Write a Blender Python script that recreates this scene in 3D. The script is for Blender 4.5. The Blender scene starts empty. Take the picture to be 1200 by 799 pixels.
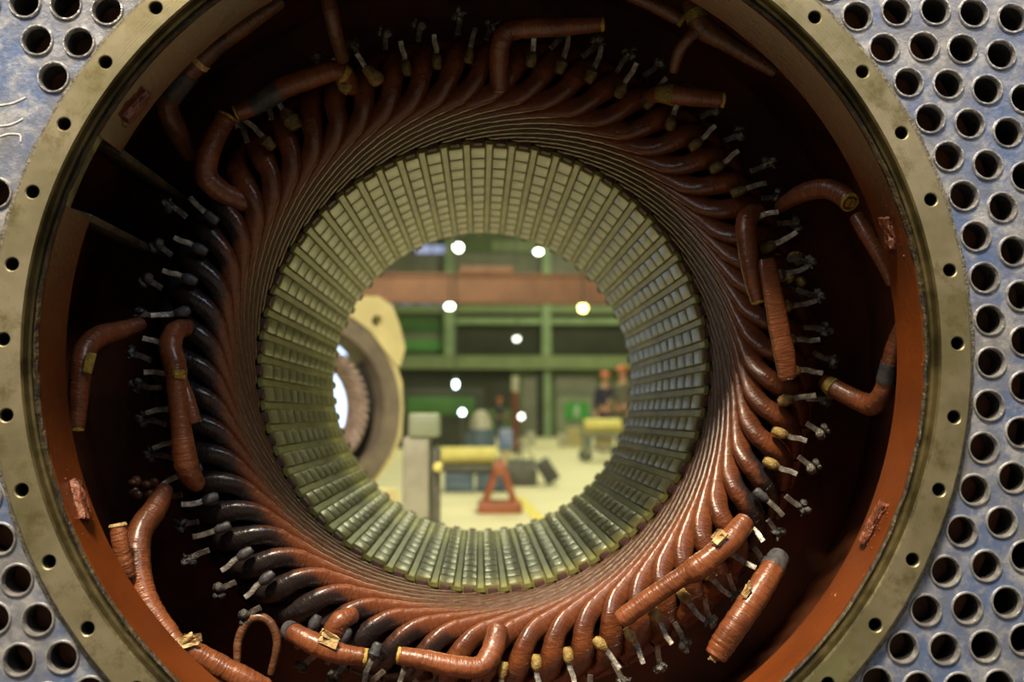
import bpy, bmesh, math, random
from mathutils import Vector, Matrix, Quaternion
random.seed(7)
SC = bpy.context.scene
COL = SC.collection
PI = math.pi
R = math.radians

# ------------------------------------------------------------------ camera geometry
H = 0.90                                   # height of the bore axis above the floor
FPX = 1200.0
YAW, PIT = .0315, .0727
CAM = Vector((-.009, -1.732, H - .0883))
c_, s_ = math.cos(YAW), math.sin(YAW)
RIGHT = Vector((c_, -s_, 0)); FH = Vector((s_, c_, 0))
FWD = FH * math.cos(PIT) + Vector((0, 0, 1)) * math.sin(PIT)
UP = -FH * math.sin(PIT) + Vector((0, 0, 1)) * math.cos(PIT)

def ray(px, py):
    return FWD + RIGHT * ((px - 600) / FPX) - UP * ((py - 399.5) / FPX)
def at(px, py, Y):
    d = ray(px, py)
    return CAM + d * ((Y - CAM.y) / d.y)
def proj(p):
    d = p - CAM
    z = d.dot(FWD)
    return 600 + FPX * d.dot(RIGHT) / z, 399.5 - FPX * d.dot(UP) / z
def on_floor(px, py):
    d = ray(px, py)
    return CAM + d * (-CAM.z / d.z)
def depth_of(Y):
    return Y - CAM.y
def pol(r, a, y):
    """point at radius r, clockwise angle a (degrees from the top), depth y"""
    t = R(a)
    return Vector((r * math.sin(t), y, H + r * math.cos(t)))

# ------------------------------------------------------------------ materials
def nodes(name):
    m = bpy.data.materials.new(name); m.use_nodes = True
    nt = m.node_tree
    return m, nt, nt.nodes['Principled BSDF']
def N(nt, t, **kw):
    n = nt.nodes.new(t)
    for k, v in kw.items():
        if k in n.inputs: n.inputs[k].default_value = v
        else: setattr(n, k, v)
    return n
def mixc(nt, fac, a, b):
    n = nt.nodes.new('ShaderNodeMix'); n.data_type = 'RGBA'
    for sock, v in ((n.inputs[0], fac), (n.inputs[6], a), (n.inputs[7], b)):
        if hasattr(v, 'is_output'): nt.links.new(v, sock)
        elif isinstance(v, tuple): sock.default_value = (*v, 1) if len(v) == 3 else v
        else: sock.default_value = v
    return n.outputs[2]
def ramp(nt, v, a, b):
    n = nt.nodes.new('ShaderNodeMapRange'); n.inputs[1].default_value = a; n.inputs[2].default_value = b
    n.interpolation_type = 'SMOOTHSTEP'
    nt.links.new(v, n.inputs[0]); return n.outputs[0]
def math_(nt, op, a, b=None):
    n = nt.nodes.new('ShaderNodeMath'); n.operation = op
    for i, v in enumerate((a, b)):
        if v is None: continue
        if hasattr(v, 'is_output'): nt.links.new(v, n.inputs[i])
        else: n.inputs[i].default_value = v
    return n.outputs[0]
def coord(nt, kind='Object', scale=None):
    t = nt.nodes.new('ShaderNodeTexCoord').outputs[kind]
    if scale is not None:
        m = nt.nodes.new('ShaderNodeMapping'); m.inputs['Scale'].default_value = scale
        nt.links.new(t, m.inputs[0]); t = m.outputs[0]
    return t
def noise(nt, vec, scale, detail=4, rough=.6):
    n = N(nt, 'ShaderNodeTexNoise'); n.inputs['Scale'].default_value = scale
    n.inputs['Detail'].default_value = detail; n.inputs['Roughness'].default_value = rough
    nt.links.new(vec, n.inputs['Vector']); return n.outputs['Fac']
def bump(nt, b, h, dist, strength=1.):
    n = nt.nodes.new('ShaderNodeBump'); n.inputs['Distance'].default_value = dist
    n.inputs['Strength'].default_value = strength
    nt.links.new(h, n.inputs['Height']); nt.links.new(n.outputs[0], b.inputs['Normal'])

def mk(name, c1, c2=None, scale=20, rough=.5, metal=0., bmp=0., lo=.35, hi=.65, bscale=None, vscale=(1, 1, 1), space='Object', spec=.5):
    m, nt, b = nodes(name)
    b.inputs['Roughness'].default_value = rough; b.inputs['Metallic'].default_value = metal
    b.inputs['Specular IOR Level'].default_value = spec
    v = coord(nt, space, vscale)
    n = noise(nt, v, scale)
    c = mixc(nt, ramp(nt, n, lo, hi), c1, c2 or tuple(x * .6 for x in c1))
    nt.links.new(c, b.inputs['Base Color'])
    if bmp: bump(nt, b, noise(nt, v, bscale or scale * 3), bmp)
    return m
def emit(name, col, s):
    m, nt, b = nodes(name)
    b.inputs['Base Color'].default_value = (*col, 1)
    b.inputs['Emission Color'].default_value = (*col, 1); b.inputs['Emission Strength'].default_value = s
    return m

def tape_mat(name, base, dark, edge=None, rough=.32, wrap=90., soot=False):
    """half-lapped varnished tape; UV u runs along the length (m), v around (0-1)"""
    m, nt, b = nodes(name)
    uv = coord(nt, 'UV'); ob = coord(nt, 'Object')
    sep = nt.nodes.new('ShaderNodeSeparateXYZ'); nt.links.new(uv, sep.inputs[0])
    u, v = sep.outputs[0], sep.outputs[1]
    big = noise(nt, ob, 22, 3)
    fine = noise(nt, ob, 160, 4)
    c = mixc(nt, ramp(nt, big, .35, .7), base, dark)
    c = mixc(nt, ramp(nt, fine, .62, .85), c, tuple(min(1, x * 1.7 + .02) for x in base))
    if edge:
        # the flat bars are darker and browner than the taped noses
        bar_mask = math_(nt, 'SUBTRACT', 1., ramp(nt, u, .24, .345))
        c = mixc(nt, math_(nt, 'MULTIPLY', bar_mask, .8), c, (.058, .020, .0075))
    # lap edges of the tape
    ph = math_(nt, 'ADD', math_(nt, 'MULTIPLY', u, wrap), v)
    ph = math_(nt, 'ADD', ph, math_(nt, 'MULTIPLY', big, 1.2))
    saw = math_(nt, 'FRACT', ph)
    lap = ramp(nt, saw, .86, 1.)
    c = mixc(nt, math_(nt, 'MULTIPLY', lap, .45), c, tuple(x * .45 for x in dark))
    if edge:
        # dried resin bead along the inner corners of the bar
        d1 = math_(nt, 'ABSOLUTE', math_(nt, 'SUBTRACT', v, edge[0]))
        bead = math_(nt, 'SUBTRACT', 1., ramp(nt, d1, edge[1] * .5, edge[1]))
        bead = math_(nt, 'MULTIPLY', bead, math_(nt, 'SUBTRACT', 1., ramp(nt, u, .29, .36)))
        bead = math_(nt, 'MULTIPLY', bead, ramp(nt, noise(nt, ob, 45, 4), .42, .60))
        c = mixc(nt, bead, c, edge[2])
    if soot:
        at_ = nt.nodes.new('ShaderNodeAttribute'); at_.attribute_type = 'OBJECT'; at_.attribute_name = 'soot'
        sv = at_.outputs['Fac']
        k = math_(nt, 'ADD', u, math_(nt, 'MULTIPLY', math_(nt, 'SUBTRACT', noise(nt, ob, 38, 4), .5), .10))
        k = math_(nt, 'ADD', k, math_(nt, 'MULTIPLY', math_(nt, 'SUBTRACT', sv, 1.), .12))
        k = math_(nt, 'ADD', k, math_(nt, 'MULTIPLY', math_(nt, 'SINE', math_(nt, 'MULTIPLY', v, 6.2832)), .032))
        k = ramp(nt, k, .352, .392)
        k = math_(nt, 'MULTIPLY', math_(nt, 'MULTIPLY', k, ramp(nt, sv, .0, .3)), .95)
        c = mixc(nt, k, c, (.012, .012, .014))
    nt.links.new(c, b.inputs['Base Color'])
    rr = nt.nodes.new('ShaderNodeMapRange'); rr.inputs[3].default_value = rough - .1; rr.inputs[4].default_value = rough + .18
    nt.links.new(fine, rr.inputs[0]); nt.links.new(rr.outputs[0], b.inputs['Roughness'])
    mp = nt.nodes.new('ShaderNodeMapping'); mp.inputs['Scale'].default_value = (260, 5, 1); nt.links.new(uv, mp.inputs[0])
    wr = noise(nt, mp.outputs[0], 1., 3, .6)
    h = math_(nt, 'ADD', math_(nt, 'MULTIPLY', saw, .45), math_(nt, 'MULTIPLY', noise(nt, ob, 40, 3), .9))
    h = math_(nt, 'ADD', h, math_(nt, 'MULTIPLY', wr, .7))
    bump(nt, b, h, .0024, 1.)
    b.inputs['Coat Weight'].default_value = .35; b.inputs['Coat Roughness'].default_value = .22
    return m

M = {}
M['coil'] = tape_mat('varnished_coil_tape', (.185, .053, .0165), (.095, .027, .0105), (.875, .018, (.17, .105, .032)), rough=.29, soot=True)
M['tape'] = tape_mat('varnished_lead_tape', (.225, .070, .025), (.125, .037, .0145), rough=.30, wrap=110)
M['tape_dark'] = tape_mat('dark_lead_tape', (.15, .055, .02), (.07, .03, .012), rough=.45, wrap=80)  # darker and rougher than the other lead tape
M['tape_grey'] = mk('grey_burnt_tape', (.07, .065, .07), (.03, .03, .035), 60, .5, bmp=.001)
M['yellow'] = mk('yellow_insulation', (.50, .34, .05), (.28, .18, .03), 90, .45, bmp=.0015)
M['ochre'] = mk('ochre_sleeve', (.36, .25, .07), (.16, .09, .03), 110, .5, bmp=.002)
M['ochre_dark'] = mk('dark_ochre_sleeve', (.17, .12, .03), (.06, .04, .015), 110, .45, bmp=.002)  # darker ochre for the sleeves around the top of the ring
M['cream'] = mk('torn_cream_insulation', (.62, .46, .22), (.38, .22, .08), 80, .6, bmp=.002)
M['resin'] = mk('yellow_resin', (.34, .25, .05), (.16, .11, .03), 60, .35, bmp=.003)
M['copper'] = mk('copper_strand', (.55, .30, .12), (.35, .18, .06), 120, .35, .8)
M['wire'] = mk('tinned_conductor', (.42, .38, .33), (.16, .14, .12), 110, .38, .75, bmp=.001)
M['clump'] = mk('solder_clump', (.26, .24, .20), (.04, .04, .035), 140, .35, .6, bmp=.004, bscale=180)
M['clump_dark'] = mk('sooty_clump', (.13, .125, .115), (.018, .018, .018), 140, .4, .4, bmp=.004, bscale=180)

def flange_mat():
    m, nt, b = nodes('machined_flange_steel')
    ob = coord(nt, 'Object')
    sep = nt.nodes.new('ShaderNodeSeparateXYZ'); nt.links.new(ob, sep.inputs[0])
    r = math_(nt, 'SQRT', math_(nt, 'ADD', math_(nt, 'POWER', sep.outputs[0], 2.), math_(nt, 'POWER', sep.outputs[2], 2.)))
    cmb = nt.nodes.new('ShaderNodeCombineXYZ'); nt.links.new(r, cmb.inputs[0])
    big = noise(nt, ob, 7, 4, .65); mid = noise(nt, ob, 26, 5, .7)
    turn = noise(nt, cmb.outputs[0], 900, 2)
    c = mixc(nt, ramp(nt, big, .3, .7), (.36, .305, .20), (.20, .175, .09))
    c = mixc(nt, math_(nt, 'MULTIPLY', ramp(nt, mid, .50, .72), .8), c, (.12, .095, .035))
    c = mixc(nt, math_(nt, 'MULTIPLY', ramp(nt, noise(nt, ob, 11, 3), .6, .75), .5), c, (.24, .26, .10))
    nt.links.new(c, b.inputs['Base Color'])
    b.inputs['Metallic'].default_value = .7
    rr = nt.nodes.new('ShaderNodeMapRange'); rr.inputs[3].default_value = .30; rr.inputs[4].default_value = .58
    nt.links.new(mid, rr.inputs[0]); nt.links.new(rr.outputs[0], b.inputs['Roughness'])
    bump(nt, b, math_(nt, 'ADD', turn, math_(nt, 'MULTIPLY', mid, .6)), .0006, .7)
    return m
M['flange'] = flange_mat()
M['flange_bore'] = mk('oily_machined_edge', (.19, .15, .065), (.05, .04, .016), 14, .3, .7, bmp=.001)
M['grime'] = mk('black_grime', (.022, .018, .014), (.06, .045, .02), 60, .45, 0, bmp=.004, bscale=120)
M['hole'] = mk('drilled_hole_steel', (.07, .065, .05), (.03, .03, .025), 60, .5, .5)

def plate_mat():
    m, nt, b = nodes('blue_stained_plate')
    ob = coord(nt, 'Object')
    big = noise(nt, ob, 7.5, 5, .62); mid = noise(nt, ob, 24, 6, .7); fine = noise(nt, ob, 90, 4, .7)
    c = mixc(nt, ramp(nt, big, .36, .66), (.215, .21, .225), (.115, .165, .315))
    c = mixc(nt, math_(nt, 'MULTIPLY', ramp(nt, mid, .44, .70), .8), c, (.47, .45, .44))
    c = mixc(nt, math_(nt, 'MULTIPLY', ramp(nt, fine, .6, .8), .6), c, (.12, .12, .13))
    nt.links.new(c, b.inputs['Base Color'])
    b.inputs['Metallic'].default_value = .45
    rr = nt.nodes.new('ShaderNodeMapRange'); rr.inputs[3].default_value = .3; rr.inputs[4].default_value = .6
    nt.links.new(mid, rr.inputs[0]); nt.links.new(rr.outputs[0], b.inputs['Roughness'])
    bump(nt, b, math_(nt, 'ADD', math_(nt, 'MULTIPLY', fine, .5), mid), .0025, .7)
    return m
M['plate'] = plate_mat()
M['tube'] = mk('rolled_tube_rim', (.58, .555, .53), (.30, .29, .30), 45, .32, .7, bmp=.002)
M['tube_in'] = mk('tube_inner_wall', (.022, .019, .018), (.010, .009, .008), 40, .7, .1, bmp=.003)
M['crust'] = mk('grey_dust_crust', (.19, .175, .14), (.08, .07, .055), 140, .9, bmp=.006, bscale=240)

def brown_mat():
    m, nt, b = nodes('red_brown_enamel')
    ob = coord(nt, 'Object')
    big = noise(nt, ob, 9, 4); fine = noise(nt, ob, 120, 3)
    c = mixc(nt, ramp(nt, big, .3, .7), (.15, .034, .0048), (.10, .023, .0045))
    c = mixc(nt, ramp(nt, fine, .71, .76), c, (.42, .22, .10))
    nt.links.new(c, b.inputs['Base Color']); b.inputs['Roughness'].default_value = .33; b.inputs['Specular IOR Level'].default_value = .35
    bump(nt, b, fine, .0009, .6)
    return m
M['brown'] = brown_mat()
M['brown_dull'] = mk('dull_brown_paint', (.14, .040, .013), (.06, .02, .009), 9, .55, bmp=.002)
M['scar'] = mk('rough_weld_scar', (.20, .062, .030), (.10, .03, .013), 70, .45, bmp=.006, bscale=110)
M['olive_edge'] = mk('bare_plate_edge', (.10, .085, .045), (.04, .03, .02), 30, .5, .2)

def tooth_mat():
    m, nt, b = nodes('varnished_lamination')
    ob = coord(nt, 'Object')
    w = N(nt, 'ShaderNodeTexWave'); w.wave_type = 'BANDS'; w.bands_direction = 'Y'
    w.inputs['Scale'].default_value = 90; w.inputs['Distortion'].default_value = .6
    nt.links.new(ob, w.inputs[0])
    big = noise(nt, ob, 14, 4)
    info = nt.nodes.new('ShaderNodeObjectInfo')
    c = mixc(nt, ramp(nt, big, .35, .7), (.285, .26, .078), (.155, .135, .046))
    c = mixc(nt, math_(nt, 'MULTIPLY', w.outputs['Fac'], .35), c, (.17, .135, .06))
    c = mixc(nt, math_(nt, 'MULTIPLY', info.outputs['Random'], .3), c, (.26, .22, .12))
    nt.links.new(c, b.inputs['Base Color']); b.inputs['Roughness'].default_value = .30
    b.inputs['Coat Weight'].default_value = .4; b.inputs['Coat Roughness'].default_value = .2
    bump(nt, b, math_(nt, 'ADD', math_(nt, 'MULTIPLY', w.outputs['Fac'], .5), noise(nt, ob, 50, 3)), .0007, .7)
    return m
M['tooth'] = tooth_mat()
def wedge_mat():
    m, nt, b = nodes('yellow_varnished_wedge')
    ob = coord(nt, 'Object', (1, .35, 1))
    n = noise(nt, ob, 34, 5, .65)
    c = mixc(nt, ramp(nt, n, .4, .62), (.21, .185, .058), (.35, .345, .068))
    c = mixc(nt, ramp(nt, noise(nt, ob, 60, 4), .6, .75), c, (.12, .09, .03))
    nt.links.new(c, b.inputs['Base Color']); b.inputs['Roughness'].default_value = .4
    bump(nt, b, n, .004, .8)
    return m
M['wedge'] = wedge_mat()
M['finger'] = mk('dark_red_finger_plate', (.085, .013, .008), (.045, .010, .006), 40, .55, bmp=.002)
M['yoke'] = mk('core_back', (.05, .04, .02), (.02, .017, .01), 20, .7)

# ------------------------------------------------------------------ mesh helpers
def link(name, bm, mats, parent=None, smooth=True, loc=None):
    me = bpy.data.meshes.new(name)
    bm.normal_update()
    bm.to_mesh(me); bm.free()
    if not isinstance(mats, (list, tuple)): mats = [mats]
    for m in mats: me.materials.append(m)
    if smooth:
        me.polygons.foreach_set('use_smooth', [True] * len(me.polygons))
        try: me.set_sharp_from_angle(angle=R(38))
        except Exception: pass
    o = bpy.data.objects.new(name, me); COL.objects.link(o)
    if parent: o.parent = parent
    if loc is not None: o.location = loc
    return o
def thing(name, label, cat, loc=(0, 0, 0), group=None):
    o = bpy.data.objects.new(name, None); COL.objects.link(o)
    o.location = loc; o.empty_display_size = .05
    return tag(o, label, cat, group)
def tag(o, label, cat, group=None):
    o['label'] = label; o['category'] = cat
    if group: o['group'] = group
    return o
def struct(o):
    o['kind'] = 'structure'; return o

def add_box(bm, c, s, mi=0, rot=None, bev=0.):
    v0 = len(bm.verts)
    mt = Matrix.Translation(c) @ (rot.to_4x4() if rot is not None else Matrix()) @ Matrix.Diagonal((*s, 1))
    r = bmesh.ops.create_cube(bm, size=1, matrix=mt)
    fs = {f for v in r['verts'] for f in v.link_faces}
    if bev:
        es = {e for f in fs for e in f.edges}
        rr = bmesh.ops.bevel(bm, geom=list(es), offset=bev, segments=2, affect='EDGES', profile=.5)
        fs = set(rr['faces']) | {f for f in fs if f.is_valid}
    for f in fs:
        if f.is_valid: f.material_index = mi
def add_cyl(bm, p0, p1, r0, r1=None, n=20, mi=0, cap=True):
    p0, p1 = Vector(p0), Vector(p1); d = p1 - p0
    q = d.to_track_quat('Z', 'Y')
    mt = Matrix.Translation((p0 + p1) / 2) @ q.to_matrix().to_4x4()
    r = bmesh.ops.create_cone(bm, cap_ends=cap, segments=n, radius1=r0, radius2=r0 if r1 is None else r1, depth=d.length, matrix=mt)
    for f in {f for v in r['verts'] for f in v.link_faces}: f.material_index = mi
def add_ball(bm, c, r, scale=(1, 1, 1), n=14, mi=0, rot=None):
    mt = Matrix.Translation(c) @ (rot.to_4x4() if rot is not None else Matrix()) @ Matrix.Diagonal((r * scale[0], r * scale[1], r * scale[2], 1))
    q = bmesh.ops.create_uvsphere(bm, u_segments=n, v_segments=max(6, n // 2 + 1), radius=1, matrix=mt)
    for f in {f for v in q['verts'] for f in v.link_faces}: f.material_index = mi

def lathe(bm, prof, c=Vector((0, 0, 0)), a0=0., a1=360., n=160, mi=0, mis=None, close=False):
    """revolve a profile of (r, y) about the Y axis through c"""
    full = abs(a1 - a0 - 360) < 1e-6
    cnt = n if full else n + 1
    rings = []
    for i in range(cnt):
        a = R(a0 + (a1 - a0) * i / n)
        rings.append([bm.verts.new((c.x + r * math.sin(a), c.y + y, c.z + r * math.cos(a))) for r, y in prof])
    P = len(prof)
    for i in range(n):
        A, B = rings[i], rings[(i + 1) % cnt]
        for j in range(P if close else P - 1):
            k = (j + 1) % P
            try:
                f = bm.faces.new((A[j], B[j], B[k], A[k])); f.material_index = mis[j] if mis else mi
            except ValueError: pass
    if close and not full:
        for rg in (rings[0], rings[-1]):
            try: f = bm.faces.new(rg); f.material_index = mi
            except ValueError: pass

def spline(pts, sub=8):
    """Catmull-Rom through tuples of floats"""
    out = []
    n = len(pts)
    for i in range(n - 1):
        p0, p1, p2, p3 = pts[max(i - 1, 0)], pts[i], pts[i + 1], pts[min(i + 2, n - 1)]
        for k in range(sub):
            t = k / sub
            out.append(tuple(.5 * (2 * b + (c - a) * t + (2 * a - 5 * b + 4 * c - d) * t * t + (3 * b - a - 3 * c + d) * t ** 3)
                             for a, b, c, d in zip(p0, p1, p2, p3)))
    out.append(tuple(pts[-1]))
    return out

def sweep(bm, pts, hw, hh, up0, n=16, power=2., jit=0., cap=True, upf=None, mi=0):
    """sweep a superellipse along pts; hw/hh per point half sizes (across / along 'up').
    upf(i) may give the up vector for a ring, otherwise it is transported."""
    uvl = bm.loops.layers.uv.verify()
    L = len(pts); up = Vector(up0).normalized()
    rings, us = [], []
    u = 0.
    rnd = random.Random(int(pts[0].x * 9999) + L)
    for i, p in enumerate(pts):
        T = (pts[min(i + 1, L - 1)] - pts[max(i - 1, 0)]).normalized()
        if upf is not None and upf(i) is not None: up = upf(i)
        up = (up - T * up.dot(T)).normalized()
        side = T.cross(up).normalized()
        if i: u += (p - pts[i - 1]).length
        us.append(u)
        a_, b_ = hw[i], hh[i]
        k = 1 + rnd.uniform(-jit, jit)
        ring = []
        for j in range(n):
            t = 2 * PI * j / n
            ct, st = math.cos(t), math.sin(t)
            e = 2. / (power[i] if isinstance(power, list) else power)
            ring.append(bm.verts.new(p + side * (a_ * k * math.copysign(abs(ct) ** e, ct)) + up * (b_ * k * math.copysign(abs(st) ** e, st))))
        rings.append(ring)
    for i in range(L - 1):
        for j in range(n):
            k = (j + 1) % n
            f = bm.faces.new((rings[i][j], rings[i][k], rings[i + 1][k], rings[i + 1][j]))
            f.material_index = mi
            for lp, (uu, vv) in zip(f.loops, ((us[i], j / n), (us[i], (j + 1) / n), (us[i + 1], (j + 1) / n), (us[i + 1], j / n))):
                lp[uvl].uv = (uu, vv)
    if cap:
        for rg, s in ((rings[0], -1), (rings[-1], 1)):
            f = bm.faces.new(rg if s > 0 else rg[::-1]); f.material_index = mi
    return rings

AX = Vector((0, 0, H))
# ------------------------------------------------------------------ stator frame
frame = thing('stator_housing', 'heavy round machine housing with drilled olive steel flange, red-brown lip and perforated blue-grey end plate', 'machine frame', (0, -.514, 0))
FB = -Vector((0, -.514, 0))
def fpart(name, bm, mats, smooth=True, parent=None):
    o = link(name, bm, mats, parent or frame, smooth)
    o.location = Vector((0, 0, H)) + (FB if parent is None else Vector((0, 0, 0)))
    if parent is not None: o.location = Vector((0, 0, 0))
    return o
O = Vector((0, 0, 0))
Y0 = -.514
# flange ring with forty bolt holes (object space centred on the axis)
bm = bmesh.new()
RI, RO, RB, rb = .5467, .5862, .569, .0079
NS = 40
def circ_edges(bm, cx, cz, r, y, n, ph=0.):
    vs = [bm.verts.new((cx + r * math.sin(ph + 2 * PI * i / n), y, cz + r * math.cos(ph + 2 * PI * i / n))) for i in range(n)]
    return vs, [bm.edges.new((vs[i], vs[(i + 1) % n])) for i in range(n)]
bev = .0022
v1, e1 = circ_edges(bm, 0, 0, RI + bev, Y0, 240)
v2, e2 = circ_edges(bm, 0, 0, RO - bev, Y0, 240)
es = e1 + e2; holes = []
for k in range(NS):
    a = R(k * 9 + .113)
    v, e = circ_edges(bm, RB * math.sin(a), RB * math.cos(a), rb + .0012, Y0, 20)
    es += e; holes.append((v, RB * math.sin(a), RB * math.cos(a)))
bmesh.ops.triangle_fill(bm, edges=es, use_beauty=True, use_dissolve=False)
for f in bm.faces: f.material_index = 0
def bridge(A, B, mi):
    n = len(A)
    for i in range(n):
        f = bm.faces.new((A[i], A[(i + 1) % n], B[(i + 1) % n], B[i])); f.material_index = mi
def ringv(r, y, n, cx=0, cz=0): return [bm.verts.new((cx + r * math.sin(2 * PI * i / n), y, cz + r * math.cos(2 * PI * i / n))) for i in range(n)]
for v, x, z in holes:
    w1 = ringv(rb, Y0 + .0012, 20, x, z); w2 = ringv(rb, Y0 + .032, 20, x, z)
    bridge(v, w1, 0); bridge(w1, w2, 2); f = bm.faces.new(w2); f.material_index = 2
a1 = ringv(RI, Y0 + bev, 240); a2 = ringv(RI - .0012, Y0 + .013, 240); a3 = ringv(.5425, Y0 + .0145, 240); a4 = ringv(.5425, Y0 + .05, 240)
bridge(v1, a1, 1); bridge(a1, a2, 1); bridge(a2, a3, 1); bridge(a3, a4, 1)
b1 = ringv(RO, Y0 + bev, 240); b2 = ringv(RO, Y0 + .06, 240)
bridge(v2, b1, 0); bridge(b1, b2, 0); bridge(b2, a4, 0)
bmesh.ops.recalc_face_normals(bm, faces=bm.faces[:])
fl = fpart('bolt_flange', bm, [M['flange'], M['flange_bore'], M['hole']])
fl['label'] = 'olive machined flange ring with a circle of bolt holes'

# grimy gasket between flange and lip
bm = bmesh.new()
lathe(bm, [(.5425, Y0 + .019), (.5385, Y0 + .016), (.5362, Y0 + .020), (.5385, Y0 + .027), (.5425, Y0 + .03)], n=200)
for v in bm.verts:
    k = 1 + .0022 * math.sin(v.co.x * 190) * math.sin(v.co.z * 230); v.co.x *= k; v.co.z *= k
fpart('gasket', bm, M['grime'])
# red-brown lip, open over the air-duct gap
GA, GB = 360 - 72.0 + 0, 360 - 62.0        # clockwise angles of the gap at the upper left
bm = bmesh.new()
prof = [(.5365, Y0 + .024), (.5365, -.4115), (.5385, -.4095), (.56, -.4095), (.56, Y0 + .047), (.5424, Y0+.047), (.5424, Y0 + .024)]
lathe(bm, prof, a0=GB, a1=GA + 360, n=220, close=True)
lip = fpart('lip_ring', bm, M['brown'])
lip['label'] = 'glossy red-brown inner lip, open at upper left'
# ribs at both sides of the gap
for ga in (GA, GB):
    bm = bmesh.new()
    t = R(ga); rd = Vector((math.sin(t), 0, math.cos(t))); tg = Vector((math.cos(t), 0, -math.sin(t)))
    rot = Matrix((rd, Vector((0, 1, 0)), tg)).transposed()
    add_box(bm, rd * .598 + Vector((0, -.205, 0)), (.121, .405, .010), rot=rot, bev=.002)
    fpart('rib', bm, M['olive_edge'])
# cavity shell and back wall
bm = bmesh.new()
lathe(bm, [(.5425, Y0 + .05), (.66, Y0 + .05), (.66, .03)], a0=0, a1=360, n=120)
lathe(bm, [(.66, .03), (.67, .03), (.67, Y0 + .045), (.5425, Y0 + .045)], n=120)
fpart('casing_shell', bm, M['brown_dull'])
bm = bmesh.new()
lathe(bm, [(.48, -.004), (.66, -.004), (.66, .03), (.62, .03), (.62, .0005), (.48, .0005)], n=120, close=True)
fpart('back_wall', bm, M['brown_dull'])
bm = bmesh.new()
lathe(bm, [(.62, .03), (.66, .03), (.66, .86), (.62, .86)], n=96, close=True)
fpart('outer_shell', bm, M['brown_dull'])
# feet of the frame
for sx in (-1, 1):
    bm = bmesh.new()
    add_box(bm, Vector((sx * .54, .2, -H + .17)), (.24, 1.0, .30), bev=.01)
    add_box(bm, Vector((sx * .62, .2, -H + .025)), (.30, 1.05, .05), bev=.005)
    fpart('foot', bm, M['brown_dull'])
# weld scars of removed brackets
for (px, py, w, h, tl) in ((78, 592, .016, .050, -15), (1033, 617, .015, .055, 25), (1057, 268, .015, .040, -18), (156, 122, .014, .045, 35)):
    p = at(px, py, -.452); v = p - AX; a = math.atan2(v.x, v.z)
    rd = Vector((math.sin(a), 0, math.cos(a))); tg = Vector((math.cos(a), 0, -math.sin(a)))
    c = rd * .5345 + Vector((0, -.452, 0))
    bm = bmesh.new()
    rot = Matrix((tg, Vector((0, 1, 0)), rd)).transposed() @ Matrix.Rotation(R(12), 3, 'Z')
    add_box(bm, c - rd * .002, (h, w * 1.15, .009), rot=rot)
    bmesh.ops.subdivide_edges(bm, edges=bm.edges[:], cuts=5, use_grid_fill=True)
    for v in bm.verts: v.co += Vector((random.uniform(-1, 1), random.uniform(-1, 1), random.uniform(-1, 1))) * .0016
    for i in range(16):
        q = c + tg * ((random.random() - .5) * h * 2.1) + Vector((0, random.uniform(-1.6, 1.6) * w, 0))
        add_ball(bm, q + rd * .001, random.uniform(.0007, .0017), (1, 1, 1), 6)
    o = fpart('weld_scar', bm, M['scar'])

# perforated end plate with its rolled tubes
bm = bmesh.new()
YP = -.500
PX = 1.02
corners = [bm.verts.new((x, YP, z)) for x, z in ((-PX, -.87), (PX, -.87), (PX, .86), (-PX, .86))]
es = [bm.edges.new((corners[i], corners[(i + 1) % 4])) for i in range(4)]
v, e = circ_edges(bm, 0, 0, .5905, YP, 180); es += e; inner = v
PITCH = 360 / 74.
tubes = []
for k, (rad, st) in enumerate(((.6162, 0), (.6585, .5), (.6985, 0), (.7365, .5), (.7745, 0))):
    for i in range(74):
        am = 41.6 - PITCH * (i + st)               # anticlockwise from +x
        a_norm = am % 360
        if 146.5 < a_norm < 162.3 and not (k == 0 and a_norm < 150.5): continue
        x, z = rad * math.cos(R(am)), rad * math.sin(R(am))
        X, Yp = proj(Vector((x, YP, H + z)))
        if -44 < X < 1244 and -24 < Yp < 824:
            tubes.append((x, z))
            v, e = circ_edges(bm, x, z, .0195, YP, 20); es += e
bmesh.ops.triangle_fill(bm, edges=es, use_beauty=True, use_dissolve=False)
bmesh.ops.recalc_face_normals(bm, faces=bm.faces[:])
if sum(f.normal.y for f in bm.faces) > 0: bmesh.ops.reverse_faces(bm, faces=bm.faces[:])
plate = fpart('perforated_plate', bm, M['plate'], smooth=False)
sm = plate.modifiers.new('thickness', 'SOLIDIFY'); sm.thickness = .03; sm.offset = -1
plate['label'] = 'blue-stained grey steel plate pierced by rows of round tube ends'
bm = bmesh.new()
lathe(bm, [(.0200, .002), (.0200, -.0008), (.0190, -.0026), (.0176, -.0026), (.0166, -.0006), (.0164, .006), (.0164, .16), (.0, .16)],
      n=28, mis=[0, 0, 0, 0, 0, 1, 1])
bmesh.ops.recalc_face_normals(bm, faces=bm.faces[:])
tube0 = None
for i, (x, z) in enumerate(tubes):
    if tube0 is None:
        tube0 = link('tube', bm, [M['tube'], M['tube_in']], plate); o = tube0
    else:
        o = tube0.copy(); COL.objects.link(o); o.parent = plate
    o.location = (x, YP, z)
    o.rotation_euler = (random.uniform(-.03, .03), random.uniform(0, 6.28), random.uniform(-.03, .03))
M['chalk'] = mk('white_chalk', (.62, .61, .60), (.45, .45, .46), 200, .9)
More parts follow.
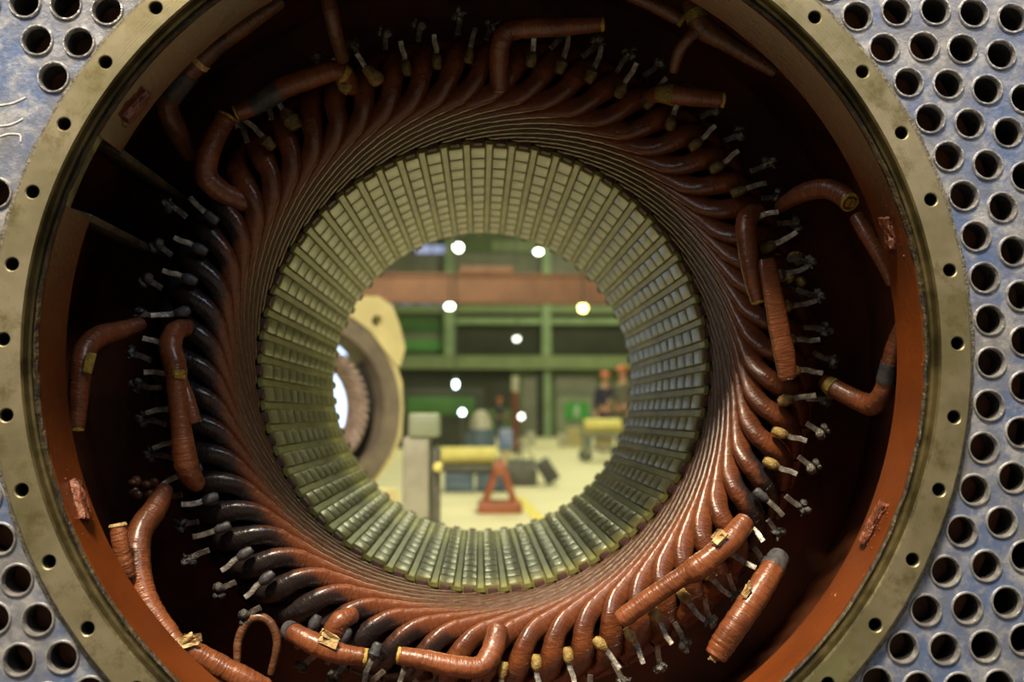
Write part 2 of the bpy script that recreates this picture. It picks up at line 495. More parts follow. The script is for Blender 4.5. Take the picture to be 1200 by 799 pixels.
for pl in ([(-6, 124), (14, 121), (30, 114)], [(-6, 148), (12, 146), (27, 139)], [(0, 160), (10, 157), (23, 158), (24, 166)]):
    bm = bmesh.new()
    sp = spline([tuple(at(x, y, YP - .0006) - AX) for x, y in pl], 6)
    sweep(bm, [Vector(q) for q in sp], [.0011] * len(sp), [.0004] * len(sp), (0, 1, 0), n=6)
    fpart('chalk_mark', bm, M['chalk'])
# dust crust in the corner between plate and flange
bm = bmesh.new()
lathe(bm, [(.5858, YP - .006), (.590, YP - .0045), (.5955, YP - .001), (.597, YP + .002), (.586, YP + .002)], n=400)
rr = random.Random(3)
for v in bm.verts:
    r = math.hypot(v.co.x, v.co.z)
    if r > .588:
        k = 1 + (rr.uniform(-1, 1) * .0016 + .0014 * math.sin(math.atan2(v.co.x, v.co.z) * 41) ) ; v.co.x *= k; v.co.z *= k
fpart('dust_crust', bm, M['crust'])

# ------------------------------------------------------------------ stator core
core = thing('stator_core', 'olive varnished laminated core lining the bore, sixty teeth split by air ducts', 'stator core', (0, 0, H - .37))
CB = Vector((0, 0, .37))
NT, RBORE, LC = 60, .37, .832
PHS = 1.0                                     # first slot, degrees clockwise from the top
HALF = .0115
def cpart(name, me_o, ang):
    me_o.parent = core; me_o.location = CB; me_o.rotation_euler = (0, R(ang), 0); return me_o
bm = bmesh.new()
np_ = 11; pl = LC / np_; gap = .0085
for i in range(np_):
    add_box(bm, Vector((0, pl * i + (pl - gap) / 2, RBORE + .045)), (2 * HALF, pl - gap, .09), bev=.0005)
add_box(bm, Vector((0, LC / 2, RBORE + .065)), (2 * HALF * .6, LC - .002, .05))
t0 = cpart('tooth', link('tooth', bm, M['tooth']), 0)
bm = bmesh.new()
hwid = RBORE * math.sin(R(3)) - HALF
rw = random.Random(5)
nseg = 40
prev = None
for i in range(nseg + 1):
    y = -.014 + (LC + .018) * i / nseg
    dz = rw.uniform(-.0007, .0007)
    z = RBORE + .0022 + dz
    ring = [bm.verts.new(c) for c in ((-hwid, y, z + .003), (-hwid * .6, y, z), (hwid * .6, y, z), (hwid, y, z + .003), (hwid, y, z + .007), (-hwid, y, z + .007))]
    if prev:
        for j in range(6): bm.faces.new((prev[j], prev[(j + 1) % 6], ring[(j + 1) % 6], ring[j]))
    else: bm.faces.new(ring)
    prev = ring
bm.faces.new(prev[::-1])
bmesh.ops.recalc_face_normals(bm, faces=bm.faces[:])
w0 = cpart('slot_wedge', link('slot_wedge', bm, M['wedge']), 0)
bm = bmesh.new()
add_box(bm, Vector((0, -.011, RBORE + .052)), (.0165, .022, .098), bev=.0015)
f0 = cpart('pressure_finger', link('pressure_finger', bm, M['finger']), 0)
for k in range(NT):
    for src, off in ((t0, 3.), (w0, 0.), (f0, 3.)):
        if k == 0: o = src
        else:
            o = src.copy(); COL.objects.link(o); o.parent = core
        o.rotation_euler = (0, R(PHS + off + 6 * k), 0)
bm = bmesh.new()
lathe(bm, [(.464, .002), (.615, .002), (.615, LC), (.464, LC)], n=120, close=True)
o = link('core_yoke', bm, M['yoke'], core); o.location = CB
bm = bmesh.new()
lathe(bm, [(.3745, LC + .001), (.60, LC + .001), (.60, LC + .03), (.3775, LC + .03)], n=120, close=True)
for k in range(NT):
    a = R(PHS + 3 + 6 * k); rd = Vector((math.sin(a), 0, math.cos(a))); tg = Vector((math.cos(a), 0, -math.sin(a)))
    add_box(bm, rd * (RBORE + .03) + Vector((0, LC + .014, 0)), (.06, .026, .016), rot=Matrix((rd, Vector((0, 1, 0)), tg)).transposed())
o = link('rear_clamping_ring', bm, M['finger'], core); o.location = CB

# ------------------------------------------------------------------ coils
SLOT = Vector((0, -.015, .392))               # coil root, relative to the axis, before rotation
def P2(r, a, y):
    t = R(a); return Vector((r * math.sin(t), y, r * math.cos(t)))
def coil_mesh(seed):
    rnd = random.Random(seed)
    j = lambda s: rnd.uniform(-s, s)
    key = [(.3985, 0, .04, .0066, .0160), (.3975, 0, -.012, .0066, .0160), (.3930, 1.6, -.036, .0064, .0160), (.3940, 11, -.070, .0064, .0160),
           (.3980, 22, -.106, .0066, .0162), (.4025, 31, -.136 + j(.002), .0070, .0165), (.4070, 37.5, -.158 + j(.001), .0066, .0162),
           (.4140, 42.2 + j(.08), -.174 + j(.001), .0078, .0158), (.430 + j(.0012), 45.0 + j(.1), -.183 + j(.0015), .0122, .0150), (.456 + j(.003), 46.7 + j(.3), -.181 + j(.002), .0165, .0172),
           (.482, 48.6 + j(.4), -.165, .0155, .0172), (.502, 51.8 + j(.3), -.140, .0112, .0165), (.512, 57.5, -.108, .0078, .0165), (.5145, 66, -.074, .0070, .016), (.513, 76, -.042, .0070, .016)]
    sp = spline(key, 7)
    pts = [P2(r, a, y) - SLOT for r, a, y, w, h in sp]
    hw = [s[3] for s in sp]; hh = [s[4] for s in sp]
    cut0, cut1 = 7 * 7, 7 * 11
    def upf(i):
        if i <= cut0 or i > cut1:
            r, a, y = sp[i][:3]; return P2(1, a, 0) * (1 if i <= cut0 else -1)
        return None
    pw = [3.4 if (i < 6 * 7 or i > 12 * 7) else 2.4 for i in range(len(sp))]
    bm = bmesh.new()
    sweep(bm, pts, hw, hh, (0, 0, 1), n=20, power=pw, jit=.03, upf=upf)
    return bm
def tail_mesh(seed, kind):
    """flat tinned conductor pieces sticking out beyond the coil nose; kind: sleeve / strip / clump"""
    rnd = random.Random(seed)
    base = P2(.455 + rnd.uniform(-.005, .005), 49.55 + rnd.uniform(-.2, .2), -.2045)
    rd = P2(1, 49.4, 0); tg = Vector((rd.z, 0, -rd.x)); yy = Vector((0, -1, 0))
    d1 = (rd + tg * rnd.uniform(-.4, .35) + yy * rnd.uniform(.0, .5)).normalized()
    p0 = base - SLOT; p1 = p0 + d1 * .024; p2 = p1 + (d1 + yy * rnd.uniform(-.2, .4) + tg * rnd.uniform(-.3, .3)).normalized() * rnd.uniform(.022, .030)
    # the lower-layer conductor: a sooty clump further out with a strip pointing back in
    oc_ = P2(.520 + rnd.uniform(-.010, .012), 47.9 + rnd.uniform(-.5, .7), -.188 + rnd.uniform(-.012, .012)) - SLOT
    d2 = (-rd + tg * rnd.uniform(-.5, .5) + yy * rnd.uniform(.0, .5)).normalized()
    bm = bmesh.new()
    if kind.startswith('sleeve'):
        k = rnd.uniform(.85, 1.05) * (1.45 if kind == 'sleeve_big' else 1)
        Ls = 1.6 if kind == 'sleeve_big' else 1.
        pts = [p0 - d1 * .007, p0 - d1 * .003, p0 + d1 * .004, p0 + d1 * .010, p0 + d1 * .015 * Ls, p0 + d1 * .017 * Ls]
        sweep(bm, pts, [.005 * k, .0078 * k, .0088 * k, .0082 * k, .0066 * k, .004 * k], [.005 * k, .0068 * k, .0072 * k, .007 * k, .0058 * k, .0035 * k], (0, 1, 0), n=14, jit=.16)
    elif kind == 'strip':
        pts = [p0 + d1 * .008, p1, (p1 + p2) / 2 + tg * rnd.uniform(-.002, .002), p2]
        sweep(bm, pts, [.0044, .0044, .0042, .004], [.0022, .0022, .0022, .002], (0, 1, 0), n=8, power=4)
    elif kind == 'stub':
        q1 = oc_ + d2 * rnd.uniform(.028, .038)
        sweep(bm, [oc_, (oc_ + q1) / 2 + tg * rnd.uniform(-.002, .002), q1], [.0046, .0044, .0042], [.0024, .0022, .002], (0, 1, 0), n=8, power=4)
    else:
        c = oc_
        for i in range(10):
            q = c + Vector((rnd.uniform(-1, 1), rnd.uniform(-1, 1), rnd.uniform(-1, 1))) * .0065
            add_ball(bm, q, rnd.uniform(.0040, .0075), (1, rnd.uniform(.5, 1), rnd.uniform(.6, 1.3)), 8,
                     rot=Quaternion((rnd.random(), rnd.random(), rnd.random(), rnd.random())).normalized().to_matrix())
        for i in range(5):
            q = c + Vector((rnd.uniform(-1, 1), rnd.uniform(-1, 1), rnd.uniform(-1, 1))) * .004
            e = q + (rd * rnd.uniform(-.3, 1) + tg * rnd.uniform(-1, 1) + yy * rnd.uniform(-.5, 1)).normalized() * rnd.uniform(.006, .013)
            m_ = (q + e) / 2 + tg * rnd.uniform(-.004, .004)
            sweep(bm, [q, m_, e], [.0013] * 3, [.0010] * 3, (0, 1, 0), n=6)
    return bm
NV = 8
protos = []
for s in range(NV):
    protos.append({'coil_bar': link('coil_bar', coil_mesh(100 + s), M['coil']),
                   'insulating_sleeve': link('insulating_sleeve', tail_mesh(200 + s, 'sleeve'), M['yellow']),
                   'conductor_stub': link('conductor_stub', tail_mesh(200 + s, 'stub'), M['wire']),
                   'conductor_tail': link('conductor_tail', tail_mesh(200 + s, 'strip'), M['wire']),
                   'solder_clump': link('solder_clump', tail_mesh(200 + s, 'clump'), M['clump'])})
big_sleeves = []
for s in range(NV):
    o = link('insulating_sleeve', tail_mesh(200 + s, 'sleeve_big'), M['yellow']); big_sleeves.append(o.data); bpy.data.objects.remove(o)
used = [False] * NV
def use(p, key, s, first):
    if first: return p[key]
    o = p[key].copy(); COL.objects.link(o); return o
HOURS = ['twelve', 'one', 'two', 'three', 'four', 'five', 'six', 'seven', 'eight', 'nine', 'ten', 'eleven']
ORD = ['', 'one step past ', 'two steps past ', 'two steps before ', 'one step before ']
def soot_at(a):
    # blackened by fire on the left and lower left
    a %= 360
    if 232 <= a <= 292: return 1.
    if 200 <= a < 232: return .82
    if 186 <= a < 200: return .72
    if 292 < a <= 300: return .7
    if 110 <= a <= 122: return .55
    return 0.
LEAD_COILS = {46, 8, 28, 2, 42, 43}          # their ends run on into the taped leads
for k in range(NT):
    ang = PHS + 6 * k
    nose = (ang + 46.1) % 360
    m = int(round(nose / 6.)) % 60
    h5 = ((m + 2) // 5) % 12; rest = (m - h5 * 5 + 30) % 60 - 30
    pos = {0: 'at', 1: 'just past', 2: 'two places past', -1: 'just before', -2: 'two places before'}[rest] + ' ' + HOURS[h5] + " o'clock on the ring"
    so = soot_at(nose)
    look = 'soot-blackened taped coil' if so > .95 else 'half sooty brown taped coil' if so > .5 else 'clean red-brown taped coil' if 95 < nose < 205 else 'dim brown taped coil'
    q = Matrix.Rotation(R(ang), 4, 'Y')
    s = (k * 7 + k // 5) % NV
    root = thing('stator_coil', look + ' with curled nose ' + pos, 'coil', AX + (q.to_3x3() @ SLOT), 'taped coils fanned around the bore')
    root.rotation_euler = (0, R(ang), 0)
    first = not used[s]; used[s] = True
    o = use(protos[s], 'coil_bar', s, first); o.parent = root; o['soot'] = so
    if k in LEAD_COILS and not first: continue
    t = use(protos[s], 'conductor_tail', s, first)
    t.parent = root
    st_ = use(protos[s], 'conductor_stub', s, first); st_.parent = root
    c = use(protos[s], 'solder_clump', s, first); c.parent = st_
    sl = use(protos[s], 'insulating_sleeve', s, first); sl.parent = root
    if so > .5:
        c.material_slots[0].link = 'OBJECT'; c.material_slots[0].material = M['clump_dark']
        sl.material_slots[0].link = 'OBJECT'; sl.material_slots[0].material = M['tape_grey']
    elif nose > 312 and nose < 340:
        sl.data = big_sleeves[s]
    elif 75 < nose < 200:
        sl.material_slots[0].link = 'OBJECT'; sl.material_slots[0].material = M['ochre']
    else:
        sl.material_slots[0].link = 'OBJECT'; sl.material_slots[0].material = M['ochre_dark']

# ------------------------------------------------------------------ cut leads
def lead(label, pts, cuts='', mat='tape', name='taped_lead', flat=1., bands=(), branches=(), square=False, grey_tip=None):
    W = [at(x, y, Y) for x, y, Y, r in pts]
    base = W[0]
    root = thing(name, label, 'lead', base)
    def body(pl, nm, mt, fl=flat):
        ws = [(*(at(x, y, Y) - base), r * depth_of(Y) / FPX) for x, y, Y, r in pl]
        sp = spline(ws, 9)
        P_ = [Vector(s[:3]) for s in sp]
        bm = bmesh.new()
        L = len(sp)
        rad = [s[3] * (.86 if i in (0, L - 1) else .96 if i in (1, L - 2) else 1) for i, s in enumerate(sp)]
        up0 = Vector((0, 1, 0))
        if abs((P_[1] - P_[0]).normalized().y) > .95: up0 = Vector((0, 0, 1))
        sweep(bm, P_, rad, [r * fl for r in rad], up0, n=18, power=3.2 if square else 2.2, jit=.035)
        o = link(nm, bm, M[mt], root)
        return o, P_, rad
    o, P_, rad = body(pts, 'tape_wrapping', mat)
    def cut(p, d, r, nm='cut_end'):
        d = d.normalized()
        bm = bmesh.new()
        q = d.to_track_quat('Y', 'Z').to_matrix()
        prof = [(r * .98, -r * .35), (r * 1.03, r * .05), (r * .97, r * .16), (r * .80, r * .16), (r * .76, -.001), (0, -.001)]
        lathe(bm, prof, n=18)
        for v in bm.verts: v.co = v.co * (1 + random.uniform(-.05, .05))
        for sx in (-1, 1):
            add_box(bm, Vector((sx * r * .27, r * .08, 0)), (r * .40, r * .34, r * .95), 1, bev=r * .04)
        for v in bm.verts: v.co = q @ v.co + p
        bmesh.ops.recalc_face_normals(bm, faces=bm.faces[:])
        c = link(nm, bm, [M['yellow'], M['copper']], root)
        c['label'] = 'yellow insulation and bare copper at the cut'
    if 's' in cuts: cut(P_[0], P_[0] - P_[2], rad[1] * 1.0)
    if 'e' in cuts: cut(P_[-1], P_[-1] - P_[-3], rad[-2] * 1.0)
    for (i0, i1, mt, nm) in bands:
        a, b = int(i0 * (len(P_) - 1)), max(int(i0 * (len(P_) - 1)) + 2, int(i1 * (len(P_) - 1)))
        b = min(b, len(P_) - 1)
        bm = bmesh.new()
        seg = P_[a:b + 1]
        ra = [r * 1.07 for r in rad[a:b + 1]]
        T0 = (seg[1] - seg[0]).normalized()
        up0 = Vector((0, 1, 0)) if abs(T0.y) < .95 else Vector((0, 0, 1))
        sweep(bm, seg, ra, [r * flat for r in ra], up0, n=18, power=2.2, jit=.04)
        link(nm, bm, M[mt], root)['label'] = {'tape_grey': 'grey band', 'yellow': 'yellow band', 'cream': 'torn cream insulation', 'resin': 'yellow resin band'}[mt]
    for bp in branches: body(bp, 'branch', mat)
    return root, P_, rad, base
def scraps(root, px, py, Y, n, size, seed, mat='cream', nm='torn_insulation', tilt=0.):
    rnd = random.Random(seed)
    c = at(px, py, Y) - root.location
    bm = bmesh.new()
    for i in range(n):
        rot = Matrix.Rotation(tilt + rnd.uniform(-.35, .35), 3, 'Y') @ Matrix.Rotation(rnd.uniform(-.5, .5), 3, 'X') @ Matrix.Rotation(rnd.uniform(-.3, .3), 3, 'Z')
        L_ = size * rnd.uniform(.7, 1.2)
        add_box(bm, c + Vector((rnd.uniform(-1, 1), rnd.uniform(-.2, .2), rnd.uniform(-1, 1))) * size * .22, (L_, .0018, L_ * rnd.uniform(.25, .45)), rot=rot)
    for v in bm.verts: v.co += Vector((rnd.uniform(-1, 1), rnd.uniform(-1, 1), rnd.uniform(-1, 1))) * size * .09
    o = link(nm, bm, M[mat], root, smooth=False); o['label'] = 'torn pale insulation'

lead('red-brown cut lead bent sideways like a tap at the top of the winding ring', [(586, 104, -.185, 12), (585, 78, -.21, 12), (586, 56, -.232, 12), (592, 40, -.24, 12), (606, 34, -.243, 12), (650, 32, -.245, 11.5), (706, 28, -.245, 9)], 'e')
lead('red-brown lead rising from the upper left coils to a crumbled yellow cut end', [(290, 238, -.175, 12), (262, 226, -.195, 13), (243, 208, -.21, 13.5), (243, 186, -.22, 13), (254, 158, -.22, 12.5), (266, 136, -.22, 12)], 'e')
lead('thick spirally taped lead with grey burnt sleeve arching over the upper left coils', [(277, 132, -.225, 9), (292, 126, -.225, 11), (310, 116, -.225, 12), (332, 103, -.225, 13), (365, 91, -.225, 13), (392, 83, -.222, 12), (406, 90, -.21, 11), (413, 106, -.185, 10)], 's', bands=((.17, .40, 'tape_grey', 'burnt_sleeve'), (.78, .84, 'yellow', 'torn_collar')))
lead('long dark olive cable with pale ring in the shadow at upper left', [(330, 0, -.33, 9), (290, 27, -.33, 11), (255, 52, -.32, 12), (231, 74, -.31, 13), (212, 96, -.30, 13), (196, 122, -.28, 13), (206, 150, -.25, 12), (222, 180, -.17, 11)], '', 'tape_dark', bands=((.40, .435, 'cream', 'pale_ring'), (.52, .68, 'tape_grey', 'grey_band')))
lead('short brown cable hanging in shadow above the upper left arching lead', [(382, -14, -.30, 9), (388, 15, -.30, 9.5), (394, 42, -.28, 9), (402, 70, -.24, 8)], '', 'tape_dark')
lead('dim red-brown lead end slanting in from the top edge right of centre', [(728, -10, -.30, 8), (765, 5, -.30, 9), (800, 24, -.30, 9)], 'e', 'tape_dark')
lead('forked brown cable tapering right beneath the lip at upper right', [(806, -14, -.32, 9), (814, 14, -.33, 12), (824, 33, -.33, 13), (850, 49, -.33, 11), (880, 67, -.33, 9.5), (909, 85, -.33, 7)], '', 'tape_dark',
     bands=((.22, .3, 'resin', 'resin_collar'),), branches=([(820, 34, -.33, 8), (806, 46, -.33, 7), (795, 62, -.32, 7), (789, 84, -.3, 6)],))
lead('thick straight stub with yellow cut end pointing right at upper right', [(756, 116, -.19, 9), (772, 110, -.22, 10), (790, 111, -.235, 12), (820, 114, -.24, 11.5), (848, 117, -.245, 10)], 'e', bands=((.28, .5, 'resin', 'resin_collar'),))
lead('hooked dark lead reaching to a yellow cut face near the right lip', [(914, 243, -.19, 8), (926, 234, -.22, 9), (943, 225, -.25, 11), (966, 221, -.28, 12), (984, 227, -.30, 12.5), (996, 237, -.32, 12)], 'e')
lead('dim tapering lead hanging down from the yellow cut face along the right lip', [(1003, 252, -.31, 9), (1016, 274, -.32, 10), (1033, 303, -.33, 9), (1046, 334, -.34, 7)], '')
lead('short taped lead hanging beside a longer flat strip among the right coils', [(890, 249, -.19, 9), (878, 252, -.212, 11), (874, 268, -.225, 12), (879, 308, -.23, 11.5), (884, 335, -.23, 10), (889, 354, -.23, 8.5)], 'e', bands=((.0, .08, 'yellow', 'yellow_collar'),))
lead('longest flat orange-brown taped strip standing upright among the right coils', [(898, 304, -.252, 10), (906, 345, -.256, 11.5), (914, 390, -.256, 12), (920, 420, -.254, 12.5), (923, 445, -.25, 10)], '', flat=.55, square=True)
lead('curved lead with grey tie band rising to the right lip', [(966, 448, -.19, 9), (978, 455, -.21, 10.5), (1003, 468, -.23, 12), (1022, 474, -.26, 13), (1035, 460, -.29, 12), (1041, 434, -.31, 10.5), (1048, 405, -.33, 9.5), (1058, 380, -.35, 9)], '', bands=((.08, .15, 'resin', 'yellow_collar'), (.66, .77, 'tape_grey', 'tie_band')))
r_, *_ = lead('long orange-brown lead lying diagonally across the lower right coils', [(874, 610, -.215, 12), (857, 631, -.235, 13.5), (835, 651, -.245, 13.5), (815, 667, -.245, 15), (800, 675, -.24, 11.5), (760, 702, -.235, 11.5), (726, 727, -.23, 11)], '')
scraps(r_, 842, 630, -.258, 4, .024, 1, tilt=-.65)
r_, *_ = lead('fat spirally taped lead with grey tip and ragged lower end at lower right', [(914, 650, -.2, 11), (901, 673, -.225, 14), (880, 706, -.245, 15), (860, 735, -.255, 15), (846, 756, -.255, 14.5), (838, 770, -.255, 12.5)], '', bands=((.0, .16, 'tape_grey', 'grey_tip'),))
scraps(r_, 838, 771, -.262, 5, .015, 2, 'cream', tilt=.3); scraps(r_, 878, 690, -.262, 3, .018, 12, 'cream', tilt=-1.)
lead('glossy orange lead turning left across the bottom coils to a cut end', [(584, 735, -.185, 12), (576, 764, -.21, 13), (562, 781, -.225, 12), (535, 781, -.235, 12.5), (497, 773, -.24, 11.5), (467, 768, -.24, 10)], 'e')
r_, *_ = lead('short orange lead with black tip and split cream tape at lower left', [(337, 737, -.2, 10), (353, 746, -.225, 11.5), (375, 757, -.235, 12.5), (400, 766, -.238, 11.5), (429, 770, -.238, 10)], 'e', bands=((.0, .14, 'tape_grey', 'black_tip'),))
scraps(r_, 384, 747, -.252, 4, .026, 3, tilt=.55)
lead('stubby orange lead curling down behind the split cream tape at lower left', [(415, 720, -.185, 10), (399, 727, -.205, 11.5), (391, 740, -.205, 12), (389, 752, -.195, 11)], '')
lead('straight stub with pale sawn top against the lower left lip', [(151, 676, -.33, 8), (146, 660, -.335, 9.5), (141, 636, -.34, 9.5), (138, 613, -.34, 9.5)], '', bands=((.96, 1., 'cream', 'sawn_end'),))
lead('fat wrinkled taped lead running down along the lower left lip', [(194, 572, -.22, 10), (182, 596, -.25, 13), (165, 621, -.28, 14.5), (160, 655, -.30, 15.5), (166, 690, -.315, 15), (178, 716, -.325, 13.5), (198, 743, -.335, 12), (214, 764, -.345, 10)], '')
r_, *_ = lead('taped lead with torn cream end lying along the bottom left lip', [(214, 752, -.345, 8.5), (230, 765, -.345, 12), (260, 782, -.345, 13), (290, 797, -.345, 13), (314, 808, -.335, 11)], '')
scraps(r_, 222, 751, -.358, 5, .024, 4, tilt=-.3)
r_, P_, rad, base = lead('bent lead with a yellow patch hanging by the left lip', [(166, 380, -.185, 9), (142, 387, -.22, 10.5), (117, 394, -.26, 12.5), (101, 408, -.29, 13), (95, 432, -.30, 12.5), (92, 462, -.30, 11.5), (89, 503, -.30, 9.5)], 'e')
bm = bmesh.new(); c = at(105, 425, -.318) - base
add_box(bm, c, (.0125, .006, .028), rot=Matrix.Rotation(R(12), 3, 'Y'), bev=.0015)
link('yellow_patch', bm, M['yellow'], r_)['label'] = 'bright yellow patch'
r_, *_ = lead('long ragged lead hanging down over the black coils at left', [(222, 384, -.185, 10), (206, 388, -.215, 12), (200, 406, -.24, 12.5), (206, 432, -.245, 12.5), (208, 462, -.245, 11.5), (212, 500, -.245, 11.5), (216, 530, -.245, 13.5), (221, 552, -.24, 13), (233, 570, -.22, 9)], '',
               branches=([(210, 436, -.235, 6), (220, 466, -.24, 7.5), (228, 496, -.24, 8.5)],))
scraps(r_, 210, 439, -.262, 4, .013, 5, 'yellow')

lead('thin brown cable loop standing in the lower left cavity under the sooty coils', [(278, 778, -.2, 4), (280, 748, -.2, 5), (294, 725, -.2, 5), (314, 727, -.2, 5), (325, 752, -.2, 5), (317, 790, -.2, 4)], '', 'tape_dark', name='cable_loop')
# lumps of burnt insulation and resin behind the noses
def lump(label, px, py, Y, r, mat, seed, n=9, name='resin_lump', cat='resin lump'):
    rnd = random.Random(seed); bm = bmesh.new()
    for i in range(n):
        add_ball(bm, Vector((rnd.uniform(-1, 1), rnd.uniform(-.4, .4), rnd.uniform(-1.2, 1.2))) * r, r * rnd.uniform(.35, .6), (1, .8, rnd.uniform(.6, 1.2)), 10)
    o = link(name, bm, M[mat], None, loc=at(px, py, Y)); tag(o, label, cat)
lump('yellow dried resin behind the flat strip at right', 925, 316, -.175, .020, 'resin', 1)
lump('lower yellow resin clot behind the flat strip at right', 930, 342, -.170, .015, 'resin', 2)
lump('clump of burnt shreds beside the lower left lead', 168, 575, -.20, .016, 'tape_dark', 3, 8, 'burnt_shreds', 'burnt insulation')

# ------------------------------------------------------------------ workshop hall
M['floor'] = mk('pale_painted_floor', (.72, .66, .44), (.62, .57, .38), 1.2, .45, spec=.3)
M['wallg'] = mk('green_wall', (.12, .17, .085), (.09, .125, .07), .6, .7)
M['steel_green'] = mk('light_green_steel', (.25, .36, .20), (.20, .28, .155), 2., .5)
M['steel_olive'] = mk('olive_beam', (.21, .27, .125), (.17, .22, .11), 2., .5)
M['panel_green'] = mk('dark_green_panel', (.05, .16, .03), (.04, .11, .03), 1., .6)
M['panel_bright'] = mk('bright_green_panel', (.12, .36, .10), (.09, .28, .08), 1., .6)
M['grey_wall'] = mk('grey_wall', (.22, .22, .19), (.16, .17, .14), .8, .7)
M['dark_wall'] = mk('dark_recess', (.05, .055, .045), (.035, .04, .03), 1., .8)
M['girder'] = mk('faded_red_girder', (.33, .155, .11), (.27, .125, .095), 1.5, .6)
M['window'] = emit('daylit_glass', (.55, .70, 1.), 2.2)
M['sky_strip'] = emit('bluish_clerestory_glass', (.42, .48, .85), .55)
M['lampglow'] = emit('lamp_glow', (1., .97, .82), 14)
M['lampyellow'] = emit('lamp_glow_yellow', (1., .88, .25), 12)
M['lampblue'] = emit('lamp_glow_cool', (.75, .95, 1.), 9)
M['lampdim'] = emit('lamp_glow_dim', (.95, 1., .85), 4)
M['cap'] = mk('lamp_cap', (.10, .10, .09), None, 10, .5)
M['beige'] = mk('beige_casting', (.55, .48, .24), (.45, .39, .20), 4, .5)
M['ring_brown'] = mk('brown_ring_face', (.16, .13, .095), (.11, .09, .07), 6, .5)
M['wind2'] = mk('old_winding', (.30, .22, .19), (.18, .13, .11), 16, .5, bmp=.01)
M['black'] = mk('black_recess', (.01, .01, .01), (.015, .014, .013), 5, .7)
M['greygreen'] = mk('grey_green_casting', (.27, .31, .21), (.20, .23, .16), 3, .5)
M['greystone'] = mk('grey_pedestal', (.30, .29, .22), (.22, .21, .16), 4, .6)
M['blue'] = mk('blue_grey_paint', (.10, .15, .20), (.07, .11, .14), 5, .5)
M['bluecloth'] = mk('blue_sheet', (.12, .20, .42), (.30, .34, .46), 6, .8)
M['yrolls'] = mk('pale_yellow_wrap', (.72, .64, .20), (.60, .52, .15), 6, .6)
M['stand_red'] = mk('orange_red_paint', (.33, .105, .048), (.24, .07, .03), 6, .5)
M['dgrey'] = mk('dark_grey_iron', (.06, .06, .05), (.10, .10, .075), 8, .5)
M['orange'] = mk('orange_paint', (.50, .16, .05), None, 8, .5)
M['offwhite'] = mk('off_white_paint', (.55, .53, .42), None, 6, .5)
M['pink_red'] = mk('red_paint', (.20, .06, .05), None, 6, .5)
M['sign_green'] = mk('sign_green', (.05, .34, .05), (.045, .30, .05), 2, .5)
M['sign_white'] = mk('sign_white', (.80, .85, .78), None, 2, .5)
M['yellowline'] = mk('yellow_floor_paint', (.75, .62, .08), (.6, .5, .1), 4, .6)
M['skin'] = mk('skin', (.55, .30, .20), (.48, .25, .17), 20, .5)
M['navy'] = mk('navy_overall', (.035, .035, .085), (.05, .045, .07), 8, .8)
M['olivecloth'] = mk('grey_olive_overall', (.16, .15, .12), (.10, .10, .08), 8, .8)
M['helmet'] = mk('orange_helmet', (.75, .20, .08), None, 5, .35)
M['hair'] = mk('dark_hair', (.03, .02, .015), None, 30, .6)
M['roof'] = mk('roof_panels', (.14, .16, .12), (.10, .12, .09), .5, .8)

YW = 38.
def sbox(name, c, s, m, kind='structure', bev=0.):
    bm = bmesh.new(); add_box(bm, Vector((0, 0, 0)), s, bev=bev)
    o = link(name, bm, M[m], None, smooth=False, loc=c)
    if kind: o['kind'] = kind
    return o
M['dark_floor'] = mk('unseen_dark_floor', (.075, .07, .06), (.045, .042, .038), 1.5, .6)  # unseen near floor, kept dark to cut light bouncing up into the housing
bm = bmesh.new(); add_box(bm, Vector((0, -7.1, -.05)), (28, 17.8, .1), 1); add_box(bm, Vector((0, 20.9, -.05)), (28, 38.2, .1), 0)
o = link('floor', bm, [M['floor'], M['dark_floor']], None, smooth=False); o['kind'] = 'structure'
sbox('wall_back', (0, YW + .15, 5.2), (40, .3, 10.4), 'wallg')
sbox('wall_left', (-14.1, 12, 5.2), (.2, 56, 10.4), 'grey_wall')
sbox('wall_right', (14.1, 12, 5.2), (.2, 56, 10.4), 'grey_wall')
sbox('ceiling', (0, 22, 10.5), (40, 33, .2), 'roof')
def wall_rect(name, x0, y0, x1, y1, m, th=.1, Y=YW, kind='structure', label=None, cat=None, bev=0.):
    """panel at depth Y whose edges meet the given sight lines"""
    a, b = at(x0, y0, Y), at(x1, y1, Y)
    c = (a + b) / 2; c.y = Y - th / 2
    o = sbox(name, c, (abs(b.x - a.x), th, abs(a.z - b.z)), m, kind, bev)
    if label: tag(o, label, cat)
    return o
# back wall build-up
wall_rect('trim_1', 380, 417, 760, 433, 'steel_olive', .5)                       # gallery edge beam
wall_rect('trim_2', 528, 373, 760, 381, 'steel_green', .35)
wall_rect('trim_3', 380, 358, 760, 368, 'steel_olive', .3)
for i, px in enumerate((527, 640, 420)):
    a, b = at(px - 5.5, 260, YW - .3), at(px + 5.5, 417, YW - .3)
    sbox('trim_%d' % (4 + i), ((a.x + b.x) / 2, YW - .3, (a.z + b.z) / 2), (abs(b.x - a.x), .4, abs(a.z - b.z)), 'steel_green')
wall_rect('trim_7', 440, 374, 522, 391, 'panel_green', .12)
wall_rect('trim_8', 440, 398, 522, 411, 'panel_bright', .12)
wall_rect('trim_9', 534, 384, 633, 415, 'dark_wall', .06)
wall_rect('trim_10', 648, 384, 760, 415, 'dark_wall', .06)
wall_rect('trim_11', 380, 296, 760, 322, 'grey_wall', .06)
wall_rect('trim_12', 440, 434, 600, 478, 'dark_wall', .06)
wall_rect('trim_13', 612, 440, 634, 512, 'grey_wall', .1)
wall_rect('trim_14', 651, 440, 698, 462, 'grey_wall', .1)
wall_rect('trim_15', 576, 282, 740, 296, 'steel_olive', .1)
